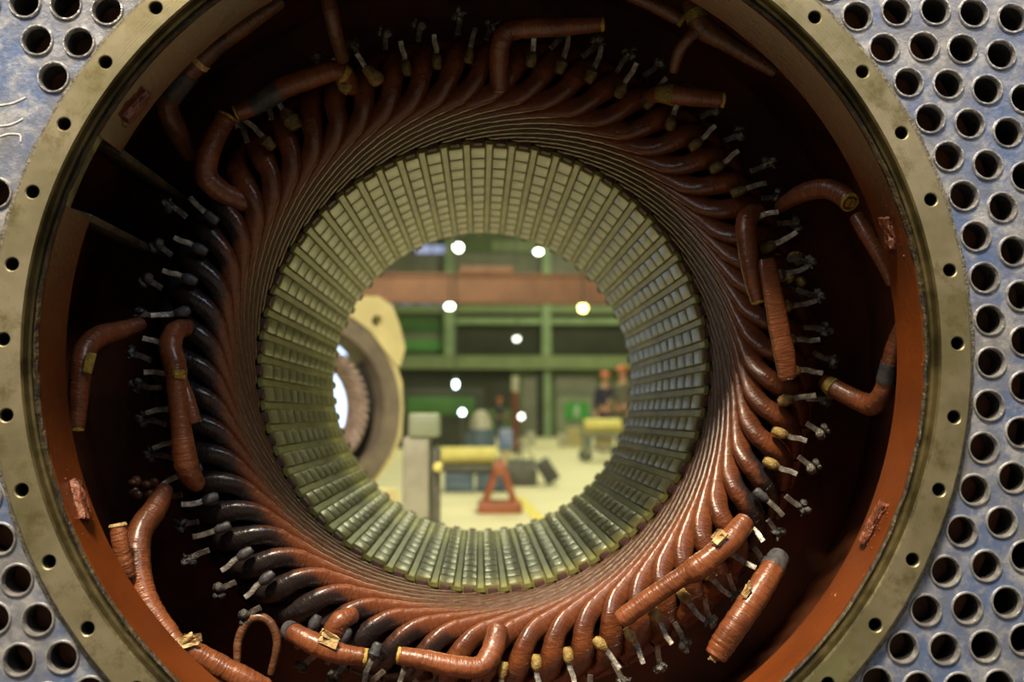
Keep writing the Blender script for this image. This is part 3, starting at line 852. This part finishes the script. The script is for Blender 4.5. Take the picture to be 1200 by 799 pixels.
wall_rect('trim_16', 637, 434, 645, 516, 'steel_green', .3)
wall_rect('trim_17', 629, 434, 636, 516, 'dark_wall', .22)
wall_rect('trim_18', 440, 391, 522, 398, 'grey_wall', .12)
# windows
wall_rect('window_1', 366, 380, 434, 505, 'window', .12)
wall_rect('window_2', 488, 288, 505, 297, 'sky_strip', .12)
wall_rect('window_3', 507, 288, 526, 297, 'sky_strip', .12)
for i, (a, b) in enumerate(((447, 461), (470, 484), (492, 507), (512, 525), (694, 706))):
    wall_rect('window_%d' % (4 + i), a, 351, b, 357, 'sky_strip', .4)
# exit door panel with sign
wall_rect('door_1', 652, 463, 697, 517, 'greygreen', .12)
t = thing('exit_sign', 'green sign with a white running figure on the far grey-green door', 'sign', at(676, 482, YW - .16))
sgn = at(676, 482, YW - .16)
bm = bmesh.new(); add_box(bm, Vector((0, 0, 0)), (.92, .05, .66), bev=.01); link('sign_board', bm, M['sign_green'], t, smooth=False)
bm = bmesh.new()
add_ball(bm, Vector((.0, -.035, .17)), .055, (1, .3, 1), 12)
for p0, p1, r in (((.0, 0, .10), (-.03, 0, -.06), .05), ((-.03, 0, -.05), (.09, 0, -.14), .035), ((.09, 0, -.14), (.07, 0, -.25), .03), ((-.03, 0, -.06), (-.14, 0, -.22), .035),
                  ((.0, 0, .09), (.13, 0, .03), .025), ((-.01, 0, .09), (-.13, 0, .02), .025)):
    p0 = Vector(p0) + Vector((0, -.035, 0)); p1 = Vector(p1) + Vector((0, -.035, 0))
    add_cyl(bm, p0, p1, r, n=10)
for v in bm.verts: v.co.y = -.035 + (v.co.y + .035) * .3
link('running_figure', bm, M['sign_white'], t)

# overhead crane
YG = 27.
a, b = at(330, 321, YG), at(860, 356, YG)
cr = thing('overhead_crane', 'faded red crane girder spanning the hall beyond the bore', 'crane', ((a.x + b.x) / 2, YG, b.z))
w_, h_ = 24., a.z - b.z
bm = bmesh.new()
add_box(bm, Vector((0, 0, h_ / 2)), (w_, .5, h_ - .10)); 
for z in (.03, h_ - .03): add_box(bm, Vector((0, 0, z)), (w_, .62, .06))
for i in range(17): add_box(bm, Vector((-6.5 + i * .8, -.262, h_ / 2)), (.02, .02, h_ - .12))
link('girder', bm, M['girder'], cr, smooth=False)
bm = bmesh.new()
a2, b2 = at(540, 312, YG - .2), at(600, 320, YG - .2)
add_box(bm, Vector(((a2.x + b2.x) / 2 - cr.location.x, 0, h_ + .1)), (1.5, .7, .2), bev=.03)
for sx in (-.5, .5):
    for sy in (-.3, .3):
        add_cyl(bm, Vector(((a2.x + b2.x) / 2 - cr.location.x + sx, sy - .04, h_ + .08)), Vector(((a2.x + b2.x) / 2 - cr.location.x + sx, sy + .04, h_ + .08)), .09, n=14)
link('trolley', bm, M['girder'], cr, smooth=False)
for sx in (-1, 1):
    bm = bmesh.new()
    add_box(bm, Vector((sx * (w_ / 2 + .2), 0, h_ * .5)), (.5, 2.2, .5), bev=.03)
    link('end_carriage', bm, M['girder'], cr, smooth=False)

# runway beams that carry the crane
for i, sx in enumerate((-1, 1)):
    sbox('trim_%d' % (19 + i), (sx * 12.55, 21, b.z - .2), (2.9, 30, .34), 'steel_olive')
# pendant lamps
def lamp(px, py, Y, wpx, m, label, hpx=None):
    p = at(px, py, Y); r = wpx * depth_of(Y) / FPX / 2; hr = (hpx or wpx) / wpx
    t = thing('pendant_lamp', label, 'lamp', p, 'glowing hall lamps')
    bm = bmesh.new(); add_ball(bm, Vector((0, 0, 0)), r, (1, 1, hr), 18); link('bulb', bm, M[m], t)
    bm = bmesh.new()
    lathe2 = [(.25 * r, 1.5 * r * hr), (.75 * r, 1.2 * r * hr), (1.05 * r, .75 * r * hr), (1.02 * r, .72 * r * hr), (.7 * r, 1.12 * r * hr), (.2 * r, 1.4 * r * hr)]
    rings = [[bm.verts.new((q * math.cos(2 * PI * i / 20), q * math.sin(2 * PI * i / 20), z)) for i in range(20)] for q, z in lathe2]
    for A, B in zip(rings, rings[1:]):
        for i in range(20): bm.faces.new((A[i], A[(i + 1) % 20], B[(i + 1) % 20], B[i]))
    link('lamp_cap', bm, M['cap'], t)
    bm = bmesh.new(); add_cyl(bm, Vector((0, 0, 1.35 * r * hr)), Vector((0, 0, 10.42 - p.z)), .018, n=8); link('hanging_rod', bm, M['cap'], t)
lamp(537, 290, 30., 10, 'lampglow', 'round white glowing lamp at the top left of the bore view')
lamp(631, 295, 31., 9, 'lampglow', 'glowing lamp half hidden by the bore rim at top right', 6)
lamp(527, 359, 25., 10, 'lampglow', 'flat white glowing lamp under the left end of the red girder', 7)
lamp(683, 361, 25., 10, 'lampyellow', 'yellow glowing lamp under the right end of the red girder')
lamp(605.5, 397, 33., 8, 'lampdim', 'small dim white lamp alone in the middle of the bore view', 6)
lamp(534, 450, 22., 6, 'lampblue', 'cool bluish oval lamp low over the machines', 10)

# second stator, turned to the right, on the left of the view
YS = 4.1
cS = at(363, 478, YS)
st2 = thing('spare_stator', 'beige-cased spare stator standing turned beyond the bore at left', 'stator', (cS.x, cS.y, 0))
st2.rotation_euler = (0, 0, R(33))
zc = cS.z
C2 = Vector((0, 0, zc))
bm = bmesh.new()
oc = []
for y in (0., .16):
    oc.append([bm.verts.new(C2 + Vector((rr_ * math.sin(R(a)), y, rr_ * math.cos(R(a))))) for a, rr_ in [(i * 15., .612 if i % 3 else .60) for i in range(24)]])
ic = [[bm.verts.new(C2 + Vector((.565 * math.sin(R(i * 15.)), y, .565 * math.cos(R(i * 15.))))) for i in range(24)] for y in (0., .16)]
for i in range(24):
    k = (i + 1) % 24
    bm.faces.new((oc[0][i], oc[0][k], oc[1][k], oc[1][i])); bm.faces.new((ic[0][k], ic[0][i], ic[1][i], ic[1][k]))
    bm.faces.new((oc[0][k], oc[0][i], ic[0][i], ic[0][k])); bm.faces.new((oc[1][i], oc[1][k], ic[1][k], ic[1][i]))
link('casing', bm, M['beige'], st2, smooth=False)
bm = bmesh.new()
v0, e0 = circ_edges(bm, .41, zc + .515, .036, -.02, 20)
pts = [(.16, .56), (.20, .62), (.30, .655), (.42, .66), (.51, .61), (.56, .50), (.60, .36), (.56, .24), (.49, .31), (.37, .45), (.26, .52)]
v1 = [bm.verts.new((x, -.02, zc + z)) for x, z in pts]; e1 = [bm.edges.new((v1[i], v1[(i + 1) % len(v1)])) for i in range(len(v1))]
bmesh.ops.triangle_fill(bm, edges=e0 + e1, use_beauty=True)
r = bmesh.ops.extrude_face_region(bm, geom=bm.faces[:])
for v in r['geom']:
    if isinstance(v, bmesh.types.BMVert): v.co.y += .10
bmesh.ops.recalc_face_normals(bm, faces=bm.faces[:])
link('lifting_lug', bm, M['beige'], st2, smooth=False)
bm = bmesh.new(); lathe(bm, [(.57, -.015), (.47, -.015), (.465, .0), (.465, .22), (.57, .22)], C2, n=96, close=True); link('ring_face', bm, M['ring_brown'], st2)
bm = bmesh.new(); lathe(bm, [(.465, .11), (.385, .11), (.385, .14), (.465, .14)], C2, a0=54, a1=391, n=90, close=True); link('recess', bm, M['black'], st2)
bm = bmesh.new()
lathe(bm, [(.31, .16), (.305, .06), (.33, .00), (.365, .005), (.385, .06), (.385, .14)], C2, n=96)
for i in range(48):
    a = R(i * 7.5)
    p = [C2 + Vector((rr_ * math.sin(a + tw), y, rr_ * math.cos(a + tw))) for rr_, y, tw in ((.31, .12, 0), (.32, .02, .05), (.352, -.015, .16), (.372, .03, .26))]
    sweep(bm, p, [.013] * 4, [.012] * 4, (0, 1, 0), n=6)
link('end_winding', bm, M['wind2'], st2)
bm = bmesh.new(); lathe(bm, [(.31, .06), (.308, .17), (.335, .17), (.335, .06)], C2, n=72, close=True); link('bore_sleeve', bm, M['wind2'], st2)
for sx in (-1, 1):
    bm = bmesh.new()
    hgt = zc - .47
    add_box(bm, Vector((sx * .42, .08, hgt / 2)), (.24, .30, hgt), bev=.01); add_box(bm, Vector((sx * .46, .08, .03)), (.42, .42, .06), bev=.008)
    link('support_foot', bm, M['beige'], st2)

# pedestal machine right of the spare stator
pY = 3.55
a, b = at(479, 484, pY), at(514, 512, pY); c = at(472, 512, pY); d = at(503, 512, pY)
ped = thing('machine_pedestal', 'grey-green cast pedestal with square head beside the spare stator', 'machine base', ((a.x + b.x) / 2, pY, 0))
cx = ped.location.x
bm = bmesh.new(); add_box(bm, Vector((0, .12, (a.z + b.z) / 2)), (b.x - a.x, .3, a.z - b.z), bev=.015); link('head_block', bm, M['greygreen'], ped)
bm = bmesh.new()
add_box(bm, Vector(((c.x + d.x) / 2 - cx, .14, b.z / 2)), (d.x - c.x, .30, b.z), bev=.012)
add_box(bm, Vector(((c.x + d.x) / 2 - cx, .14, .04)), ((d.x - c.x) * 1.3, .42, .08), bev=.01)
link('column', bm, M['greystone'], ped)
bm = bmesh.new()
x1 = at(510, 520, pY).x - cx
add_box(bm, Vector((x1, .16, b.z * .55)), (.04, .22, b.z * .75), bev=.008)
link('side_arm', bm, M['dgrey'], ped)
bm = bmesh.new(); q = at(513, 547, pY - .02); add_cyl(bm, q - ped.location - Vector((0, .03, 0)), q - ped.location + Vector((0, .08, 0)), .022, n=16); add_ball(bm, q - ped.location - Vector((0, .03, 0)), .024, (1, .6, 1), 12)
link('yellow_knob', bm, M['yrolls'], ped)

# low blue bench with yellow roll
p = on_floor(556, 577); Yb = p.y
sc_ = depth_of(Yb) / FPX
bench = thing('workbench', 'low blue-grey bench under the yellow roll', 'bench', p)
topz = at(556, 546, Yb).z
bw = 82 * sc_
bm = bmesh.new(); add_box(bm, Vector((0, .3, topz - .03)), (bw, .6, .06), bev=.008); link('bench_top', bm, M['dgrey'], bench)
bm = bmesh.new(); add_box(bm, Vector((-bw * .22, .3, (topz - .06) / 2)), (bw * .42, .5, topz - .06), bev=.01)
for i in range(2): add_box(bm, Vector((-bw * .22, .045, (topz - .06) * (.3 + .4 * i))), (bw * .36, .012, (topz - .06) * .3), bev=.004)
link('drawer_cabinet', bm, M['blue'], bench)
for sx, sy in ((.45, .05), (.45, .55), (.1, .55)):
    bm = bmesh.new(); add_box(bm, Vector((bw * sx, sy, (topz - .06) / 2)), (.05, .05, topz - .06)); link('leg', bm, M['blue'], bench, smooth=False)
bm = bmesh.new(); add_box(bm, Vector((bw * .25, .3, .15)), (bw * .45, .45, .25), bev=.01); link('lower_box', bm, M['blue'], bench)
yr = 10.5 * sc_
def roll(label, c, length, r, group=None, ry=0.):
    t = thing('fabric_roll', label, 'roll', c)
    bm = bmesh.new()
    prof = [(r * .25, -length / 2), (r * .9, -length / 2), (r, -length / 2 + r * .12), (r * 1.01, 0), (r, length / 2 - r * .12), (r * .9, length / 2), (r * .25, length / 2)]
    lathe(bm, prof, n=32)
    rm = Matrix.Rotation(R(90), 3, 'Z')
    for v in bm.verts: v.co = rm @ v.co + Vector((0, 0, r))
    link('wrapping', bm, M['yrolls'], t)
    bm = bmesh.new(); lathe(bm, [(r * .25, -length * .52), (r * .18, -length * .52), (r * .18, length * .52), (r * .25, length * .52)], n=20, close=True)
    for v in bm.verts: v.co = rm @ v.co + Vector((0, 0, r))
    link('core_tube', bm, M['beige'], t)
    t.rotation_euler = (0, 0, ry)
q = at(548, 546, Yb + .25); roll('long pale yellow roll lying on the low blue bench', Vector((q.x, Yb + .25, topz + .004)), 68 * sc_, yr)

# A-frame stand
p = on_floor(586, 602); sc_ = depth_of(p.y) / FPX
tz = 63 * sc_; hw_ = 25 * sc_
af = thing('axle_stand', 'orange-red A-shaped stand alone on the pale floor', 'stand', p)
for sx in (-1, 1):
    for sy in (0, 1):
        bm = bmesh.new(); p0 = Vector((sx * hw_ * .78, .06 + sy * .28, .03)); p1 = Vector((sx * hw_ * .14, .12 + sy * .16, tz * .84))
        d = p1 - p0; add_box(bm, (p0 + p1) / 2, (.05, .045, d.length), rot=d.to_track_quat('Z', 'Y').to_matrix(), bev=.006); link('leg', bm, M['stand_red'], af)
bm = bmesh.new()
for y in (.03, .37): add_box(bm, Vector((0, y, .045)), (hw_ * 2, .07, .09), bev=.008)
for sx in (-1, 1): add_box(bm, Vector((sx * hw_ * .85, .2, .045)), (.07, .34, .085), bev=.008)
link('base_frame', bm, M['stand_red'], af)
bm = bmesh.new(); add_box(bm, Vector((0, .2, tz * .80)), (hw_ * .62, .26, .10), bev=.01); add_box(bm, Vector((0, .2, tz * .92)), (hw_ * .3, .14, tz * .16), bev=.01); link('saddle', bm, M['stand_red'], af)
# yellow floor mark
a = on_floor(614, 590); b = on_floor(630, 607)
bm = bmesh.new(); d = b - a; add_box(bm, Vector((0, 0, .003)), (.10, d.length * 2.2, .006), rot=Matrix.Rotation(math.atan2(d.y, d.x) - PI / 2, 3, 'Z'))
o = link('floor_marking', bm, M['yellowline'], None, smooth=False, loc=(a + b) / 2); tag(o, 'yellow painted line on the floor right of the orange-red stand', 'floor marking'); 

# dark iron parts on the floor
p = on_floor(612, 570); sc_ = depth_of(p.y) / FPX
t = thing('motor_casting', 'long dark iron casting lying on the floor behind the orange-red stand', 'casting', p)
bm = bmesh.new()
add_box(bm, Vector((0, .25, .10)), (36 * sc_, .42, .20), bev=.02)
link('base', bm, M['dgrey'], t)
bm = bmesh.new(); add_cyl(bm, Vector((-17 * sc_, .25, .19)), Vector((16 * sc_, .25, .19)), .11, n=24)
for i in range(6): add_cyl(bm, Vector(((-15 + i * 5) * sc_, .25, .19)), Vector(((-13 + i * 5) * sc_, .25, .19)), .125, n=24)
link('finned_barrel', bm, M['dgrey'], t)
p = on_floor(653, 569); sc_ = depth_of(p.y) / FPX
t = thing('tilted_casting', 'dark ribbed iron block leaning on one edge right of the stand', 'casting', p)
rot = Matrix.Rotation(R(-32), 3, 'Y')
bm = bmesh.new(); add_box(bm, rot @ Vector((0, 0, .14)) + Vector((-.03, .2, .045)), (.17, .3, .28), rot=rot, bev=.015)
link('block', bm, M['dgrey'], t)
bm = bmesh.new()
for i in range(4): add_box(bm, rot @ Vector((0, -.16, .04 + i * .066)) + Vector((-.03, .2, .045)), (.16, .03, .025), rot=rot, bev=.004)
link('rib', bm, M['dgrey'], t)

# motor with cream dome behind the bench
p = on_floor(563, 556); Ym = p.y; sc_ = depth_of(Ym) / FPX
t = thing('electric_motor', 'upright dark motor with cream dome behind the blue bench', 'motor', p)
ztop = at(563, 480, Ym).z; zmid = at(563, 503, Ym).z; zlow = at(563, 528, Ym).z
bm = bmesh.new(); add_cyl(bm, Vector((0, .3, .03)), Vector((0, .3, zmid)), 17 * sc_, 15 * sc_, n=28)
for i in range(14):
    a = 2 * PI * i / 14; add_box(bm, Vector((16.5 * sc_ * math.cos(a), .3 + 16.5 * sc_ * math.sin(a), zmid * .5)), (.03, .03, zmid * .8))
link('motor_body', bm, M['blue'], t)
bm = bmesh.new(); add_ball(bm, Vector((0, .3, zmid)), 14 * sc_, (1, 1, (ztop - zmid) / (14 * sc_)), 20); link('dome', bm, M['offwhite'], t)
bm = bmesh.new(); add_box(bm, Vector((4 * sc_, .3 - 17 * sc_, zlow)), (18 * sc_, .08, 8 * sc_), bev=.01); link('terminal_box', bm, M['orange'], t)
bm = bmesh.new(); add_box(bm, Vector((0, .3, .03)), (40 * sc_, 40 * sc_, .06), bev=.01); link('base_plate', bm, M['dgrey'], t)
# blue draped crate
p = on_floor(589, 556); sc_ = depth_of(p.y) / FPX
zt = at(589, 503, p.y).z
t = thing('draped_crate', 'crate under a blue and white sheet right of the cream-domed motor', 'crate', p + Vector((.05, .05, 0)))
bm = bmesh.new(); add_box(bm, Vector((0, .25, zt * .42)), (12 * sc_, .3, zt * .84), bev=.01); link('crate_body', bm, M['beige'], t)
bm = bmesh.new()
rnd = random.Random(9); n = 14; gv = {}
hwx = 8 * sc_
for i in range(n + 1):
    for j in range(n + 1):
        u, v = i / n * 2 - 1, j / n * 2 - 1
        e = max(abs(u), abs(v)); drop = max(0, (e - .62) / .38)
        z = zt - drop * zt * .45 + .012 * math.sin(u * 9 + v * 5) 
        k = min(1, .62 / e + .05 * math.sin(math.atan2(v, u) * 9) * drop) if e > .62 else 1
        gv[i, j] = bm.verts.new((u * k / .62 * hwx, .25 + v * k / .62 * .18, z - .01 * (e)))
for i in range(n):
    for j in range(n): bm.faces.new((gv[i, j], gv[i + 1, j], gv[i + 1, j + 1], gv[i, j + 1]))
o = link('sheet', bm, M['bluecloth'], t); o.modifiers.new('thickness', 'SOLIDIFY').thickness = .006
# striped post
p = on_floor(604, 531); sc_ = depth_of(p.y) / FPX
t = thing('marker_post', 'slim post, cream above and red below, in the background', 'post', p)
za, zb, zc_ = at(604, 441, p.y).z, at(604, 459, p.y).z, at(604, 484, p.y).z
bm = bmesh.new(); add_cyl(bm, Vector((0, 0, zb)), Vector((0, 0, za)), 4.5 * sc_, n=16); link('cream_head', bm, M['offwhite'], t)
bm = bmesh.new(); add_cyl(bm, Vector((0, 0, .03)), Vector((0, 0, zb)), 4 * sc_, n=16); link('red_shaft', bm, M['pink_red'], t)
bm = bmesh.new(); add_cyl(bm, Vector((0, 0, 0)), Vector((0, 0, .05)), 9 * sc_, n=20); link('foot_plate', bm, M['dgrey'], t)
# small work lamps on stands
for px, py, fy, m, lb in ((541.5, 483, 548, 'lampblue', 'small white work lamp on a stand left of the cream dome'), (611, 488, 540, 'lampdim', 'small greenish work lamp on a stand by the red post')):
    p = on_floor(px, fy); sc_ = depth_of(p.y) / FPX; z = at(px, py, p.y).z
    t = thing('work_lamp', lb, 'lamp', p)
    bm = bmesh.new(); add_ball(bm, Vector((0, 0, z)), 3.6 * sc_, (1, .6, 1), 14); link('lamp_head', bm, M[m], t)
    bm = bmesh.new(); add_cyl(bm, Vector((0, .03, .02)), Vector((0, .05, z)), .018, n=10)
    for i in range(3):
        a = 2 * PI * i / 3; add_cyl(bm, Vector((0, .03, .35)), Vector((.25 * math.cos(a), .03 + .25 * math.sin(a), .0)), .012, n=8)
    link('stand', bm, M['cap'], t)
# cream-sided crates and a small drum left of the door
for px, fy, w, hpx, m, lb in ((622, 524, 8, 18, 'offwhite', 'pale crate standing left of the green column'), (673, 523, 15, 22, 'beige', 'tan crate standing before the far door'), (659, 524, 7, 16, 'offwhite', 'small pale crate left of the tan crate'), (688, 526, 8, 22, 'blue', 'dark blue crate right of the tan crate')):
    p = on_floor(px, fy); sc_ = depth_of(p.y) / FPX
    t = thing('crate', lb, 'crate', p)
    bm = bmesh.new(); add_box(bm, Vector((0, .3, hpx * sc_ / 2)), (w * sc_, .5, hpx * sc_), bev=.01); link('crate_body', bm, M[m], t)
    bm = bmesh.new()
    for z in (.12, .88): add_box(bm, Vector((0, .04, hpx * sc_ * z)), (w * sc_ * 1.04, .03, .06))
    for x in (-.46, .46): add_box(bm, Vector((x * w * sc_, .035, hpx * sc_ * .5)), (.06, .03, hpx * sc_))
    link('batten', bm, M[m], t, smooth=False)
# trolley with yellow roll at right
p = on_floor(708, 541); sc_ = depth_of(p.y) / FPX
t = thing('cart', 'grey wheeled cart carrying the far yellow roll at right', 'cart', p)
zt = at(708, 508, p.y).z
bm = bmesh.new(); add_box(bm, Vector((0, .3, zt - .03)), (48 * sc_, .6, .06), bev=.01); add_box(bm, Vector((0, .3, .22)), (44 * sc_, .55, .05), bev=.01); link('deck', bm, M['greystone'], t)
for sx in (-1, 1):
    for sy in (.05, .55):
        bm = bmesh.new(); add_box(bm, Vector((sx * 21 * sc_, sy, zt / 2 + .05)), (.05, .05, zt - .12)); link('upright', bm, M['greygreen'], t, smooth=False)
bm = bmesh.new(); add_cyl(bm, Vector((-8 * sc_, .3, .245 + zt * .2)), Vector((12 * sc_, .3, .245 + zt * .2)), zt * .2, n=22); add_box(bm, Vector((2 * sc_, .3, .27)), (16 * sc_, .3, .05)); link('small_motor', bm, M['beige'], t)
for sx in (-1, 1):
    for sy in (.06, .54):
        bm = bmesh.new(); add_cyl(bm, Vector((sx * 20 * sc_, sy - .03, .1)), Vector((sx * 20 * sc_, sy + .03, .1)), .1, n=18); link('wheel', bm, M['dgrey'], t)
roll('far fat pale yellow roll lying on the wheeled cart at right', Vector((p.x + 1 * sc_, p.y + .3, zt + .004)), 44 * sc_, 8.5 * sc_)
# dark long machine under the gallery
a = at(516, 455, 24.); b = at(545, 525, 24.)
t = thing('dark_machine', 'dark olive machine tool behind the pedestal', 'machine', ((a.x + b.x) / 2 - .3, 24., 0))
bm = bmesh.new(); add_box(bm, Vector((0, .5, a.z / 2)), (2.2, 1., a.z), bev=.03); link('machine_body', bm, M['dark_wall'], t)
bm = bmesh.new(); add_box(bm, Vector((0, -.02, a.z * .7)), (1.7, .08, a.z * .3), bev=.02); link('front_panel', bm, M['panel_green'], t)

# ------------------------------------------------------------------ people
def skin_obj(name, V, E, rad, mat, parent, sub=1):
    me = bpy.data.meshes.new(name); me.from_pydata(V, E, []); me.materials.append(M[mat])
    o = bpy.data.objects.new(name, me); COL.objects.link(o); o.parent = parent
    m = o.modifiers.new('skin', 'SKIN'); m.use_smooth_shade = True
    for i, r in enumerate(rad):
        s = me.skin_vertices[0].data[i]; s.radius = (r, r) if not isinstance(r, tuple) else r
        s.use_root = i == 0
    s2 = o.modifiers.new('smooth', 'SUBSURF'); s2.levels = sub; s2.render_levels = sub
    return o
def person(p, height, rz, label, cloth, arms):
    s = height / 1.75
    t = thing('person', label, 'person', p); t.rotation_euler = (0, 0, rz)
    V, E, Rr = [], [], []
    def chain(pts, root=None):
        prev = root
        for x, y, z, r in pts:
            V.append((x * s, y * s, z * s)); Rr.append(r * s if not isinstance(r, tuple) else (r[0] * s, r[1] * s))
            if prev is not None: E.append((prev, len(V) - 1))
            prev = len(V) - 1
        return prev
    pel = chain([(0, 0, .95, (.155, .11))])
    ch = chain([(0, .0, 1.10, (.135, .10)), (0, .0, 1.28, (.155, .11)), (0, .0, 1.40, (.12, .085))], pel)
    nk = chain([(0, .0, 1.48, .055), (0, -.01, 1.53, .055)], ch)
    chain([(0, -.015, 1.60, (.072, .085)), (0, -.01, 1.67, (.078, .095)), (0, .0, 1.72, (.055, .07))], nk)
    wr = []
    for sx, arm in zip((-1, 1), arms):
        e = chain([(sx * .17, 0, 1.40, .06), (sx * .23, *arm[0], .05), (sx * arm[2], *arm[1], .034)], ch)
        hx, hy, hz = V[e][0] / s, V[e][1] / s, V[e][2] / s
        pm = chain([(hx, hy - .03, hz - .05, (.022, .036))], e)
        for k, (ox, ln) in enumerate(((-.024, .065), (-.008, .075), (.008, .072), (.024, .056))):
            chain([(hx + ox, hy - .045, hz - .09, .009), (hx + ox, hy - .062, hz - .09 - ln * .5, .0085), (hx + ox, hy - .055, hz - .09 - ln, .0075)], pm)
        chain([(hx - sx * .035, hy - .055, hz - .06, .011), (hx - sx * .045, hy - .075, hz - .095, .009)], pm)
        wr.append((hx, hy, hz))
    for sx in (-1, 1):
        chain([(sx * .09, 0, .88, .092), (sx * .10, -.01, .50, .062), (sx * .105, .02, .12, .045), (sx * .105, .02, .05, .045), (sx * .11, -.10, .035, .036), (sx * .11, -.16, .03, .028)], pel)
    body = skin_obj('body', V, E, Rr, 'skin', t, 2)
    # clothing: jacket and trousers, a little larger than the body
    V2, E2, R2 = [], [], []
    def chain2(pts, root=None):
        prev = root
        for x, y, z, r in pts:
            V2.append((x * s, y * s, z * s)); R2.append(r * s if not isinstance(r, tuple) else (r[0] * s, r[1] * s))
            if prev is not None: E2.append((prev, len(V2) - 1))
            prev = len(V2) - 1
        return prev
    pel = chain2([(0, 0, .95, (.175, .13))])
    ch = chain2([(0, .0, 1.10, (.16, .125)), (0, .0, 1.28, (.18, .13)), (0, .0, 1.40, (.145, .105)), (0, 0, 1.465, (.075, .075))], pel)
    for sx, arm in zip((-1, 1), arms):
        chain2([(sx * .18, 0, 1.395, .078), (sx * .235, *arm[0], .066), (sx * arm[2], arm[1][0], arm[1][1] + .02, .05)], ch - 1)
    skin_obj('jacket', V2, E2, R2, cloth, t, 2)
    V2, E2, R2 = [], [], []
    pel = chain2([(0, 0, .97, (.168, .125))])
    for sx in (-1, 1): chain2([(sx * .09, 0, .86, .108), (sx * .10, -.01, .50, .082), (sx * .105, .02, .10, .068)], pel)
    skin_obj('trousers', V2, E2, R2, cloth, t, 2)
    bm = bmesh.new()
    for sx in (-1, 1): add_ball(bm, Vector((sx * .108, -.06, .045)) * s, .055 * s, (1, 2.5, .8), 12)
    link('boots', bm, M['black'], t)
    bm = bmesh.new()
    hc = Vector((0, -.005, 1.675)) * s
    add_ball(bm, hc + Vector((0, 0, .03 * s)), .115 * s, (.95, 1.12, .85), 18)
    for v in list(bm.verts):
        if v.co.z < hc.z + .025 * s: v.co.z = hc.z + .025 * s
    add_cyl(bm, hc + Vector((0, -.02 * s, .022 * s)), hc + Vector((0, -.02 * s, .032 * s)), .135 * s, n=24)
    link('hard_hat', bm, M['helmet'], t)
    bm = bmesh.new()
    add_ball(bm, Vector((0, -.105, 1.615)) * s, .014 * s, (.8, 1, 1.5), 8)
    for sx in (-1, 1): add_ball(bm, Vector((sx * .082, .0, 1.615)) * s, .022 * s, (.4, .8, 1.3), 8)
    link('nose_and_ears', bm, M['skin'], t)
    bm = bmesh.new()
    for sx in (-1, 1): add_ball(bm, Vector((sx * .03, -.093, 1.642)) * s, .009 * s, (1.3, .6, .8), 8)
    add_ball(bm, Vector((0, -.094, 1.572)) * s, .016 * s, (1.5, .4, .35), 8)
    link('eyes_and_mouth', bm, M['hair'], t)
    bm = bmesh.new(); add_ball(bm, Vector((0, .03, 1.63)) * s, .088 * s, (.95, .9, .7), 14); link('hair', bm, M['hair'], t)
down = ((.03, 1.12), (-.02, .88), .25)
bent = ((.02, 1.13), (-.24, 1.08), .14)
d1 = ray(709, 438); k = (1.75 - CAM.z) / d1.z; p = CAM + d1 * k
person(Vector((p.x, p.y, 0)), 1.76, R(20), 'person in orange hard hat and navy overalls standing nearer to the far door', 'navy', (down, bent))
d1 = ray(730, 431); k = (1.75 - CAM.z) / d1.z; p = CAM + d1 * k
person(Vector((p.x, p.y, 0)), 1.76, R(-60), 'person in orange hard hat and grey overalls half hidden by the bore rim at right', 'olivecloth', (bent, down))
d1 = ray(585, 467); k = (1.72 - CAM.z) / d1.z; p = CAM + d1 * k
if p.y > YW - 1.5: p = CAM + d1 * ((YW - 4) - CAM.y) / d1.y
person(Vector((p.x, p.y, 0)), p.z, R(100), 'small distant person in orange hard hat behind the blue sheet', 'navy', (bent, bent))

# ------------------------------------------------------------------ light
def area(name, loc, tgt, size, power, col, sy=None):
    l = bpy.data.lights.new(name, 'AREA'); l.energy = power; l.color = col; l.size = size
    if sy: l.shape = 'RECTANGLE'; l.size_y = sy
    o = bpy.data.objects.new(name, l); COL.objects.link(o); o.location = loc
    o.rotation_euler = (Vector(tgt) - Vector(loc)).to_track_quat('-Z', 'Y').to_euler()
    return o
area('hall_lamp_key', (-1.2, -3.5, 6.6), (0, -.3, .6), 1.2, 1320, (1., .86, .62))
area('fill_right', (3.5, -5.0, 5.5), (.3, -.4, .8), 2.5, 125, (.88, .92, 1.))  # added fill light from the right, stands for no particular source
area('fill_left', (-5, -4.5, 5.), (-.3, -.4, .8), 2.5, 100, (.94, .94, .95))  # matching fill added on the left to lift the dark interior
for x, y, e in ((4.2, 4.6, 900), (3.5, 14, 480), (-2, 22, 700), (4, 30, 800)):
    area('hall_lamp', (x, y, 9.6), (x, y, 0), 2.5, e, (.96, .97, .57))
w = bpy.data.worlds.new('World'); SC.world = w; w.use_nodes = True
bg = w.node_tree.nodes['Background']; bg.inputs[0].default_value = (.62, .60, .55, 1); bg.inputs[1].default_value = .025

# ------------------------------------------------------------------ camera
cam = bpy.data.cameras.new('Camera'); co = bpy.data.objects.new('Camera', cam); COL.objects.link(co)
mt = Matrix((RIGHT, UP, -FWD)).transposed().to_4x4(); mt.translation = CAM
co.matrix_world = mt
cam.sensor_width = 36; cam.lens = 36.0 * FPX / 1200.
cam.clip_start = .05; cam.clip_end = 200
cam.dof.use_dof = True; cam.dof.focus_distance = 1.42; cam.dof.aperture_fstop = 3.1
SC.camera = co
SC.view_settings.view_transform = 'Standard'; SC.view_settings.look = 'None'
SC.view_settings.exposure = 0.; SC.view_settings.gamma = 1.; SC.view_settings.use_curve_mapping = False
SC.cycles.use_denoising = True
